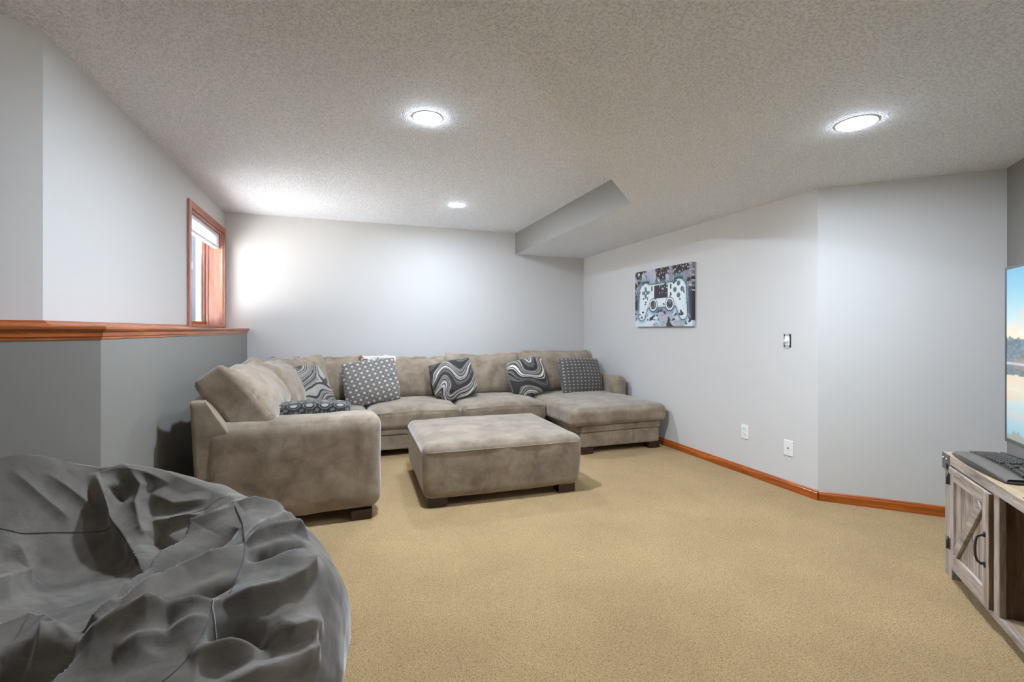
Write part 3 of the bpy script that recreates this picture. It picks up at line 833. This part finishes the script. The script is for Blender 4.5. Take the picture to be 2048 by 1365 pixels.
sb('back_panel', (.050, Dy - .014, .074), (.70, Dy - .004, Ht - .042), 'rustic_dark')
sb('back_panel', (.708, Dy - .014, .074), (Lx - .050, Dy - .004, Ht - .042), 'rustic_dark')
def barn_door(x0, flip):
    x1 = x0 + .410
    f = (lambda x: x0 + x1 - x) if flip else (lambda x: x)
    def db(name, a, b, mat, bev=.002):
        lo = [min(f(a[0]), f(b[0])), a[1], a[2]]; hi = [max(f(a[0]), f(b[0])), b[1], b[2]]
        return sb(name, lo, hi, mat, d, bev)
    d = sb('door', (x0 + .004, -.006, .090), (x1 - .004, .010, Ht - .056), 'rustic_wood_z')
    yo = -.017
    db('door_stile', (x0, yo, .074), (x0 + .056, -.004, Ht - .052), 'rustic_wood_z'); db('door_stile', (x1 - .056, yo, .074), (x1, -.004, Ht - .052), 'rustic_wood_z')
    db('door_rail', (x0 + .056, yo, .074), (x1 - .056, -.004, .140), 'rustic_wood'); db('door_rail', (x0 + .056, yo, Ht - .108), (x1 - .056, -.004, Ht - .052), 'rustic_wood')
    # dark outer edge of the door slab
    db('door_edge', (x1 - .001, yo + .002, .076), (x1 + .0006, .012, Ht - .054), 'rustic_dark', 0)
    # plank joints of the recessed panel
    for k in range(1, 5):
        xx = x0 + .056 + (x1 - x0 - .112) * k / 5
        db('joint', (xx - .001, -.0066, .140), (xx + .001, -.0055, Ht - .108), 'rustic_dark', 0)
    # diagonal brace
    p0 = Vector((f(x0 + .066), 0, .143)); p1 = Vector((f(x1 - .066), 0, Ht - .112)); dv = (p1 - p0); ln = dv.length
    ang = math.atan2(dv.z, dv.x)
    bm = bmesh.new(); add_box(bm, (-ln / 2 + .012, -.019, -.021), (ln / 2 - .012, -.005, .021), .002, 1, Matrix.Translation((p0 + p1) / 2) @ Matrix.Rotation(-ang, 4, 'Y'))
    bm_obj('diagonal_brace', bm, 'rustic_wood', d, world=False)
    # bow handle
    hx = f(x1 - .030); pts = [(hx, yo + .001, .246), (hx, yo - .012, .242), (hx, yo - .024, .252), (hx, yo - .029, .272), (hx, yo - .030, .300), (hx, yo - .029, .328), (hx, yo - .024, .348), (hx, yo - .012, .358), (hx, yo + .001, .354)]
    tube('handle', pts, [.0055, .006, .0052, .005, .005, .005, .0052, .006, .0055], 'dark_metal', d, 10, world=False)
    for z in (.236, .364):
        V, F = lathe_vf([(.008, .001), (.008, -.003), (.004, -.005), (.0001, -.0055)], 14, 'y', (hx, yo, z)); obj('handle_foot', V, F, 'dark_metal', d, True, world=False)
    for z in (.175, .478):
        xh = f(x0)
        s = -1 if not flip else 1
        hh = sb('hinge', (min(xh, xh - s * .024), yo - .0025, z - .026), (max(xh, xh - s * .024), yo - .0005, z + .026), 'dark_metal', d, .0006)
        sb('hinge_plate', (min(xh + s * .003, xh + s * .028), -.0062, z - .022), (max(xh + s * .003, xh + s * .028), -.0042, z + .022), 'dark_metal', d, .0006)
        V, F = lathe_vf([(.0062, z - .028), (.0062, z + .028)], 12, 'z', (xh + s * .002, yo - .003, 0)); obj('hinge_pin', V, F, 'dark_metal', d, True, world=False)
    return d
barn_door(.090, False)
barn_door(Lx - .090 - .410, True)
def bracket(x0, s):
    bm = bmesh.new()
    a, b = sorted((x0, x0 + s * .086)); add_box(bm, (a, -.0135, Ht - .046), (b, -.0095, Ht - .001), .001)
    a, b = sorted((x0, x0 + s * .050)); add_box(bm, (a, -.0132, Ht - .078), (b, -.0090, Ht - .044), .001)
    o = bm_obj('corner_bracket', bm, 'bracket_metal', stand, world=False)
    for dx in (.022, .062):
        V, F = lathe_vf([(.0075, -.0130), (.0070, -.0165), (.0045, -.0188), (.0001, -.0195)], 16, 'y', (x0 + s * dx, 0, Ht - .026)); obj('bolt', V, F, 'steel', o, True, world=False)
bracket(-.006, 1); bracket(Lx + .006, -1)

# black device on the bottom shelf, small pen-like stick on the top
dev = thing('media_box', 'small black box standing on the bottom shelf of the TV stand', 'device', stand.matrix_basis @ Vector((0, 0, 0)))
dev.location = Matrix.Translation(stand.location) @ Euler(stand.rotation_euler).to_matrix().to_4x4() @ Vector((.80, .18, .074)); dev.rotation_euler = stand.rotation_euler
box('case', (-.12, -.09, .006), (.12, .09, .055), 'black_plastic', dev, .006, world=False)
for x in (-.10, .10):
    for y in (-.075, .075): box('foot', (x - .01, y - .01, 0), (x + .01, y + .01, .007), 'dark_slot', dev, .002, world=False)
pen = thing('stylus', 'thin black stick lying on the front edge of the TV stand top', 'pen')
SM = Matrix.Translation(stand.location) @ Euler(stand.rotation_euler).to_matrix().to_4x4()
pen.location = SM @ Vector((.722, -.003, Ht)); pen.rotation_euler = (0, 0, STY + 1.15)
V, F = lathe_vf([(.0012, 0), (.0042, .012), (.0048, .03), (.0048, .135), (.0042, .142), (.0001, .143)], 14, 'x', (0, 0, .0048)); obj('barrel', V, F, 'black_plastic', pen, True, world=False)
box('clip', (.085, -.0012, .0090), (.138, .0012, .0104), 'dark_metal', pen, .0003, world=False)

# ------------------------------------------------------------------ television
tvs = thing('television', 'large flat television showing a lake at sunset on the TV stand', 'television')
TW, TH, TB = 1.46, .850, .050
tvs.location = SM @ Vector((-.145, .262, Ht)); tvs.rotation_euler = (0, 0, STY)
def tb(name, lo, hi, mat, bev=.002, par=tvs): return box(name, lo, hi, mat, par, bev, world=False)
tb('back_shell', (.004, .010, TB + .004), (TW - .004, .040, TB + TH - .004), 'black_plastic', .008)
tb('bezel', (0, 0, TB), (.012, .034, TB + TH), 'tv_bezel'); tb('bezel', (TW - .012, 0, TB), (TW, .034, TB + TH), 'tv_bezel')
tb('bezel', (.012, 0, TB + TH - .012), (TW - .012, .034, TB + TH), 'tv_bezel'); tb('bezel', (.012, 0, TB), (TW - .012, .034, TB + .020), 'tv_bezel')
NU, NV = 260, 150
g1 = np.linspace(0, 1, NU + 1); g2 = np.linspace(0, 1, NV + 1); u, v = [a.ravel() for a in np.meshgrid(g1, g2, indexing='ij')]
hz = .445
def sky(h):      # h: 0 horizon .. 1 top
    st_ = [(0, L(244, 224, 200)), (.12, L(240, 234, 214)), (.35, L(190, 220, 226)), (.7, L(142, 198, 220)), (1, L(112, 176, 212))]
    return np.stack([np.interp(h, [s[0] for s in st_], [s[1][k] for s in st_]) for k in range(3)], 1)
hh = np.abs(v - hz) / (1 - hz)
c = sky(np.clip(hh - .18, 0, 1) / .82)
cl = sstep(.15, .55, fbm(u * 5, (v - hz) * 16, 3.3, 4)) * np.exp(-((hh - .40) / .17) ** 2); c = blend(c, cl * .5, L(252, 206, 168))
tree = .30 + .05 * fbm(u * 9, 0, 1.5, 4) + .014 * vnoise(u * 120, 0, 2.2)
tc = L(108, 128, 140)[None] * (1 + .35 * vnoise(u * 60, hh * 50, 1.0)[:, None]); tc = blend(tc, sstep(.1, .5, vnoise(u * 34, hh * 26, 6.6)) * (hh < .13), L(176, 132, 104))
up = v > hz
m = (hh < np.where(up, tree, tree * .45 + .02 * vnoise(u * 30, v * 60, 1))) * 1.0; c = blend(c, m, tc)
c = np.where(up[:, None], c, c * .80 + .02)
c = blend(c, np.exp(-((v - hz) / .006) ** 2) * .8, L(226, 232, 236))
c = blend(c, (v < .055 + .03 * fbm(u * 20, 0, 8, 3)) * .7, L(150, 138, 104))
V = np.stack([.012 + u * (TW - .024), np.full_like(u, .003), TB + .020 + v * (TH - .032)], 1)
ii, jj = np.meshgrid(np.arange(NU), np.arange(NV), indexing='ij'); a = (ii * (NV + 1) + jj).ravel()
obj('screen', V, np.stack([a, a + NV + 1, a + NV + 2, a + 1], 1), 'screen_picture', tvs, cols=c, world=False)
for x in (.24, TW - .24):
    tb('foot', (x - .012, -.012, .000), (x + .012, .125, .010), 'black_plastic', .003)
    tb('foot_neck', (x - .012, .004, .008), (x + .012, .034, TB + .03), 'black_plastic', .003)

# ------------------------------------------------------------------ keyboard
kb = thing('keyboard', 'black curved ergonomic keyboard with wrist rest on the TV stand', 'keyboard')
kb.location = SM @ Vector((.285, .117, Ht)); kb.rotation_euler = (0, 0, STY + math.radians(2))
KW, KD = .48, .215
def kz(x, y):        # gentle arch and rise towards the back
    return .012 + .020 * np.cos(np.clip(x / KW * 2, -1, 1) * PI / 2) + .055 * (y + KD / 2)
NUx, NVy = 40, 18
V = []; F = []
for layer in (0, 1):
    for i in range(NUx + 1):
        for j in range(NVy + 1):
            x = -KW / 2 + KW * i / NUx; t_ = j / NVy
            yf = -KD / 2 - .020 * math.cos(x / KW * 2 * PI / 2) + .006; yb = KD / 2 + .008 * math.cos(x / KW * PI)
            y = yf + (yb - yf) * t_
            e = min(1, min(i, NUx - i) / 1.5, min(j, NVy - j) / 1.2)
            z = float(kz(np.float64(x), y)) * (.55 + .45 * e) if layer else .002
            V.append((x, y, z))
n1 = (NUx + 1) * (NVy + 1)
for i in range(NUx):
    for j in range(NVy):
        a = i * (NVy + 1) + j
        F.append([a + n1, a + NVy + 1 + n1, a + NVy + 2 + n1, a + 1 + n1]); F.append([a, a + 1, a + NVy + 2, a + NVy + 1])
rim = [i * (NVy + 1) for i in range(NUx + 1)] + [NUx * (NVy + 1) + j for j in range(1, NVy + 1)] + [i * (NVy + 1) + NVy for i in range(NUx - 1, -1, -1)] + [j for j in range(NVy - 1, 0, -1)]
F += [[rim[k], rim[(k + 1) % len(rim)], rim[(k + 1) % len(rim)] + n1, rim[k] + n1] for k in range(len(rim))]
obj('case', V, F, 'black_plastic', kb, True, world=False)
# matte wrist rest strip
V = []; F = []
for i in range(NUx + 1):
    x = -KW / 2 + .006 + (KW - .012) * i / NUx
    yf = -KD / 2 - .020 * math.cos(x / KW * 2 * PI / 2) + .010
    for j, (dy, dz) in enumerate(((0, -.006), (.006, .003), (.045, .0035), (.058, .003), (.060, -.004))):
        V.append((x, yf + dy, float(kz(np.float64(x), yf + dy)) + dz))
for i in range(NUx):
    for j in range(4): F.append([i * 5 + j, (i + 1) * 5 + j, (i + 1) * 5 + j + 1, i * 5 + j + 1])
obj('wrist_rest', V, F, 'keyboard_rest', kb, True, world=False)
def keymesh(w, d):
    bm = bmesh.new(); vs = add_box(bm, (-w / 2, -d / 2, 0), (w / 2, d / 2, .008), 0)
    for v_ in bm.verts:
        if v_.co.z > .004: v_.co.x *= .80; v_.co.y *= .80
    me = bpy.data.meshes.new('key'); bm.to_mesh(me); bm.free(); me.materials.append(MATS['key_plastic']); return me
KM = {w: keymesh(w, .0165) for w in (.0165, .026, .036, .060)}
def key(x, y, w=.0165):
    o = bpy.data.objects.new('key', KM[w]); C.objects.link(o); o.parent = kb
    z = float(kz(np.float64(x), y)); sl = -math.atan(.020 * PI / KW * math.sin(x / KW * PI))
    o.location = (x, y - .0, z + .0005); o.rotation_euler = (math.atan(.055), -sl, 0)
p = .0186
for r_, y in enumerate((-.030, -.011, .008, .027, .046, .072)):
    bowl = lambda x: -.014 * math.cos(min(1, abs(x + .08) / .17) * PI / 2)
    n = 15
    for k in range(n):
        x = -KW / 2 + .022 + k * p
        if r_ == 0:
            if 4 <= k <= 8:
                if k == 5: key(x + p / 2, y + bowl(x), .060)
                continue
        key(x, y + bowl(x) + (.0 if r_ < 5 else .004))
    for k in range(3):
        if r_ in (0, 3, 4, 5) or (r_ == 1 and k == 1): key(-KW / 2 + .022 + 15 * p + .010 + k * p, y)
    if r_ < 5:
        for k in range(4): key(-KW / 2 + .022 + 18.9 * p + k * p, y)

# ------------------------------------------------------------------ bean bag
bag = thing('bean_bag', 'large dark grey suede bean bag with a creased hollow seat, front left', 'bean bag', (-.66, 1.60, 0))
BC = np.array((-.66, 1.60)); BH = np.array((-.72, 1.76))
def bag_base(rho, phi):
    """point of the smooth bag for rho 0 (hollow) .. 1 (floor) and plan angle phi"""
    def per(knots):
        a = np.radians([k[0] for k in knots]); v = [k[1] for k in knots]
        a = np.concatenate([a - 2 * PI, a, a + 2 * PI]); v = np.array(v * 3)
        ph = (phi + PI) % (2 * PI) - PI
        # smooth periodic interpolation
        i = np.searchsorted(a, ph) - 1; t = (ph - a[i]) / (a[i + 1] - a[i]); t = t * t * (3 - 2 * t)
        return v[i] * (1 - t) + v[i + 1] * t
    R = per([(-180, .66), (-90, .66), (-30, .68), (0, .68), (60, .64), (120, .64)])
    Hr = per([(-160, .65), (-90, .45), (-40, .49), (0, .53), (45, .58), (95, .675), (140, .785)])
    fr = per([(-160, .60), (-90, .42), (-40, .50), (0, .60), (45, .62), (95, .62), (140, .62)])
    hc = .415
    a = np.clip(rho / .42, 0, 1); b = np.clip((rho - .42) / .58, 0, 1)
    # inner bowl
    k = sstep(0, 1, a) * .55 + a ** 2 * .45
    r1 = R * fr * a; z1 = hc + (Hr - hc) * k
    # roll over the rim and down to the floor
    zw = .20
    bb = np.clip(b / .72, 0, 1) * PI / 2; cc = np.clip((b - .72) / .28, 0, 1)
    r2 = R * (fr + (1 - fr) * np.sin(bb) ** .92); z2 = zw + (Hr - zw) * np.cos(bb) ** .86
    r3 = R * (1 - .14 * cc ** 2); z3 = zw * (1 - cc)
    r = np.where(b <= 0, r1, np.where(b < .72, r2, r3)); z = np.where(b <= 0, z1, np.where(b < .72, z2, z3))
    w = sstep(.1, 1.0, a * .6 + b * 1.2)
    cx = BH[0] + (BC[0] - BH[0]) * w; cy = BH[1] + (BC[1] - BH[1]) * w
    return np.stack([cx + r * np.cos(phi), cy + r * np.sin(phi), z], -1)

NR, NP = 240, 640
rho = np.linspace(0.004, 1, NR + 1); phi = np.linspace(-PI, PI, NP + 1)[:-1]
RR, PP = [a.ravel() for a in np.meshgrid(rho, phi, indexing='ij')]
V = bag_base(RR, PP)
ii, jj = np.meshgrid(np.arange(NR), np.arange(NP), indexing='ij')
a = (ii * NP + jj).ravel(); b = (ii * NP + (jj + 1) % NP).ravel()
F = np.stack([a, a + NP, b + NP, b], 1)
Nn = normals(V, F)
Nn = np.where((Nn[:, 2:3] < 0) & (RR[:, None] < .6), -Nn, Nn)
def fold_height(V, N, pts, h, w1, w2, pw=1.0):
    """ridge (h > 0) or valley along a polyline: w1 wide on its left side, w2 on its right; tapers to both ends"""
    P = np.array(pts); best = np.full(len(V), 1e9); side = np.zeros(len(V)); tt = np.zeros(len(V)); seg = np.linalg.norm(np.diff(P, axis=0), axis=1); tot = seg.sum(); acc = 0
    for k in range(len(P) - 1):
        d = P[k + 1] - P[k]; q = V - P[k]; t = np.clip((q @ d) / (d @ d), 0, 1)
        e = q - t[:, None] * d; dist = np.linalg.norm(e, axis=1)
        s = np.einsum('ij,ij->i', np.cross(d, e), N)
        m = dist < best
        best = np.where(m, dist, best); side = np.where(m, s, side); tt = np.where(m, (acc + t * seg[k]) / tot, tt); acc += seg[k]
    w = np.where(side > 0, w1, w2) * (1.35 if pw < 1.3 else 1.0)
    taper = np.clip(tt / .22, 0, 1) ** .7 * np.clip((1 - tt) / .22, 0, 1) ** .7
    x = np.clip(1 - best / w, 0, 1)
    return h * taper * (x ** pw) * (.35 + .65 * x if pw < 1.3 else 1)
FOLDS = [
    ([[-0.814, 2.027, 0.685], [-0.796, 2.003, 0.639], [-0.772, 1.978, 0.586], [-0.715, 1.934, 0.51], [-0.651, 1.869, 0.451], [-0.547, 1.663, 0.45]], 0.04, 0.065, 0.018, 1),
    ([[-0.721, 2.054, 0.667], [-0.673, 2.02, 0.618], [-0.675, 1.985, 0.57], [-0.636, 1.927, 0.499], [-0.602, 1.878, 0.466]], 0.026, 0.022, 0.05, 1),
    ([[-0.8, 2.032, 0.679], [-0.755, 2.062, 0.679], [-0.677, 2.051, 0.658], [-0.593, 2.028, 0.619]], 0.018, 0.05, 0.05, 1.6),
    ([[-0.344, 1.871, 0.564], [-0.446, 1.82, 0.502], [-0.499, 1.677, 0.463], [-0.528, 1.54, 0.465], [-0.549, 1.423, 0.47], [-0.573, 1.388, 0.466]], 0.042, 0.075, 0.022, 1),
    ([[-0.347, 1.896, 0.573], [-0.401, 1.865, 0.542], [-0.47, 1.815, 0.49], [-0.515, 1.821, 0.474]], 0.018, 0.03, 0.02, 1),
    ([[-0.275, 1.61, 0.526], [-0.354, 1.586, 0.507], [-0.421, 1.563, 0.487], [-0.489, 1.484, 0.478], [-0.541, 1.424, 0.472], [-0.579, 1.388, 0.465]], 0.03, 0.06, 0.022, 1),
    ([[-0.29, 1.373, 0.481], [-0.357, 1.361, 0.484], [-0.415, 1.351, 0.484], [-0.487, 1.36, 0.479], [-0.553, 1.372, 0.469]], 0.032, 0.05, 0.03, 1),
    ([[-0.403, 1.36, 0.485], [-0.479, 1.337, 0.477], [-0.521, 1.326, 0.469], [-0.561, 1.32, 0.462]], 0.028, 0.085, 0.022, 1),
    ([[-0.554, 1.321, 0.463], [-0.61, 1.379, 0.458], [-0.687, 1.468, 0.443], [-0.737, 1.475, 0.451], [-0.785, 1.429, 0.483]], 0.03, 0.09, 0.026, 1),
    ([[-0.853, 1.57, 0.502], [-0.856, 1.629, 0.489], [-0.857, 1.693, 0.473], [-0.848, 1.751, 0.464]], 0.034, 0.06, 0.035, 1),
    ([[-0.847, 1.745, 0.463], [-0.886, 1.781, 0.509], [-0.912, 1.802, 0.552]], 0.01, 0.03, 0.03, 1),
    ([[-0.282, 1.609, 0.526], [-0.211, 1.669, 0.526], [-0.153, 1.727, 0.514], [-0.11, 1.692, 0.491]], 0.03, 0.03, 0.03, 1.3),
    ([[-0.272, 1.552, 0.518], [-0.206, 1.566, 0.518], [-0.118, 1.63, 0.496]], -0.028, 0.035, 0.035, 1.4),
    ([[-0.304, 1.367, 0.481], [-0.228, 1.381, 0.476], [-0.174, 1.405, 0.472], [-0.118, 1.461, 0.469], [-0.078, 1.578, 0.468]], 0.034, 0.08, 0.028, 1),
    ([[-0.305, 1.28, 0.466], [-0.247, 1.292, 0.456], [-0.172, 1.287, 0.425], [-0.134, 1.319, 0.417]], -0.055, 0.055, 0.055, 1.5),
    ([[-0.324, 1.226, 0.455], [-0.267, 1.247, 0.449], [-0.198, 1.265, 0.429], [-0.12, 1.325, 0.409], [-0.052, 1.402, 0.378]], 0.034, 0.05, 0.05, 1.5),
    ([[-0.3, 1.204, 0.443], [-0.222, 1.226, 0.422], [-0.146, 1.271, 0.398], [-0.077, 1.331, 0.364]], -0.032, 0.05, 0.05, 1.4),
    ([[-0.245, 1.177, 0.407], [-0.184, 1.217, 0.392], [-0.122, 1.271, 0.375], [-0.059, 1.344, 0.345]], 0.034, 0.06, 0.05, 1.4),
    ([[-0.288, 1.63, 0.527], [-0.231, 1.734, 0.534], [-0.174, 1.839, 0.52]], 0.02, 0.03, 0.03, 1),
    ([[-0.37, 1.878, 0.559], [-0.299, 1.895, 0.568], [-0.202, 1.889, 0.526]], 0.018, 0.03, 0.04, 1.2),
    ([[-0.913, 1.951, 0.719], [-0.853, 1.962, 0.65], [-0.795, 1.963, 0.585], [-0.71, 1.931, 0.506]], 0.008, 0.03, 0.02, 1),
    ([[-0.976, 1.903, 0.747], [-0.904, 1.907, 0.655], [-0.832, 1.913, 0.565]], 0.006, 0.02, 0.02, 1),
    ([[-0.633, 1.945, 0.518], [-0.559, 1.934, 0.519], [-0.461, 1.902, 0.536]], 0.016, 0.03, 0.03, 1.2),
    ([[-0.621, 1.91, 0.484], [-0.546, 1.82, 0.462], [-0.497, 1.774, 0.467]], -0.028, 0.03, 0.03, 1.2),
    ([[-0.715, 1.361, 0.454], [-0.638, 1.292, 0.449], [-0.56, 1.248, 0.452]], -0.055, 0.06, 0.06, 1.4),
    ([[-0.655, 1.403, 0.451], [-0.64, 1.352, 0.452], [-0.646, 1.317, 0.45]], 0.024, 0.03, 0.03, 1.2),
    ([[-0.328, 1.761, 0.528], [-0.41, 1.672, 0.492], [-0.492, 1.601, 0.467], [-0.523, 1.429, 0.476], [-0.55, 1.395, 0.471]], -0.03, 0.035, 0.035, 1.2),
    ([[-0.27, 1.449, 0.496], [-0.352, 1.432, 0.491], [-0.418, 1.398, 0.488], [-0.493, 1.376, 0.48]], -0.026, 0.03, 0.03, 1.2),
    ([[-0.299, 1.323, 0.473], [-0.362, 1.299, 0.476], [-0.41, 1.277, 0.472], [-0.469, 1.26, 0.465]], 0.018, 0.05, 0.03, 1),
    ([[-0.392, 1.339, 0.483], [-0.383, 1.284, 0.474], [-0.4, 1.243, 0.465]], -0.012, 0.04, 0.04, 1.4),
    ([[-0.648, 2.01, 0.601], [-0.563, 1.977, 0.56], [-0.452, 1.958, 0.569]], 0.012, 0.04, 0.04, 1.4),
    ([[-0.704, 1.984, 0.573], [-0.73, 1.995, 0.592], [-0.772, 2.012, 0.633]], -0.015, 0.02, 0.02, 1.2),
]
SEAMS = [
    [[-0.358, 1.88, 0.564], [-0.312, 1.765, 0.535], [-0.28, 1.617, 0.527], [-0.273, 1.537, 0.515], [-0.278, 1.461, 0.499], [-0.276, 1.39, 0.483]],
    [[-0.308, 1.352, 0.479], [-0.309, 1.285, 0.468], [-0.319, 1.236, 0.458], [-0.338, 1.202, 0.449], [-0.358, 1.178, 0.443]],
    [[-0.948, 1.802, 0.6], [-0.931, 1.813, 0.587], [-0.909, 1.826, 0.569], [-0.852, 1.871, 0.546], [-0.793, 1.91, 0.52], [-0.728, 1.933, 0.51]],
    [[-0.559, 1.934, 0.519], [-0.504, 1.92, 0.527], [-0.459, 1.923, 0.548], [-0.417, 1.941, 0.572], [-0.381, 1.935, 0.579]],
]
THREAD = [[-0.308, 1.383, 0.484], [-0.308, 1.352, 0.479], [-0.29, 1.314, 0.47], [-0.276, 1.293, 0.463], [-0.279, 1.274, 0.46], [-0.293, 1.267, 0.461]]

Vd = V.copy()
H_ = np.zeros(len(V))
for pts, h, w1, w2, pw in FOLDS: H_ = H_ + 1.45 * fold_height(V, Nn, pts, h, w1, w2, pw)
# soft radial gathers down the sides, small creases everywhere
rad = np.clip((RR - .40) / .2, 0, 1)
H_ += rad * .010 * vnoise(PP * 5.0 + .6 * vnoise(RR * 4, PP, 1), RR * 2.0, 3.3) + .006 * fbm(V[:, 0] * 7, V[:, 1] * 7, V[:, 2] * 7, 3)
H_ *= np.clip((1 - RR) / .12, 0, 1)
Vd = V + Nn * H_[:, None]
Vd[:, 2] = np.maximum(Vd[:, 2], 0.0)
# close the hollow's middle point and the floor
top = Vd[:NP].mean(0); Vd = np.concatenate([Vd, [top]]); ti = len(Vd) - 1
F = F.tolist() + [[ti, j, (j + 1) % NP] for j in range(NP)] + [[NR * NP + j for j in range(NP)][::-1]]
cover = obj('cover', Vd, F, 'beanbag_suede', bag, True)
# seams follow the finished surface
def on_bag(pts, lift=.0005, n=10):
    P = []
    pts = np.array(pts)
    for k in range(len(pts) - 1):
        for t in np.linspace(0, 1, n, endpoint=False): P.append(pts[k] * (1 - t) + pts[k + 1] * t)
    P.append(pts[-1]); P = np.array(P); out = []
    for p in P:
        i = np.argmin(((V - p) ** 2).sum(1)); out.append(p + Nn[i] * (H_[i] + lift))
    out = np.array(out)
    for _ in range(2): out[1:-1] = (out[:-2] + out[1:-1] * 2 + out[2:]) / 4
    return [tuple(p) for p in out]
for pts in SEAMS: tube('seam', on_bag(pts, -.0006), .0022, 'seam_grey', bag, 6)
tube('thread', on_bag(THREAD, .004, 8), .0011, 'thread_grey', bag, 6)
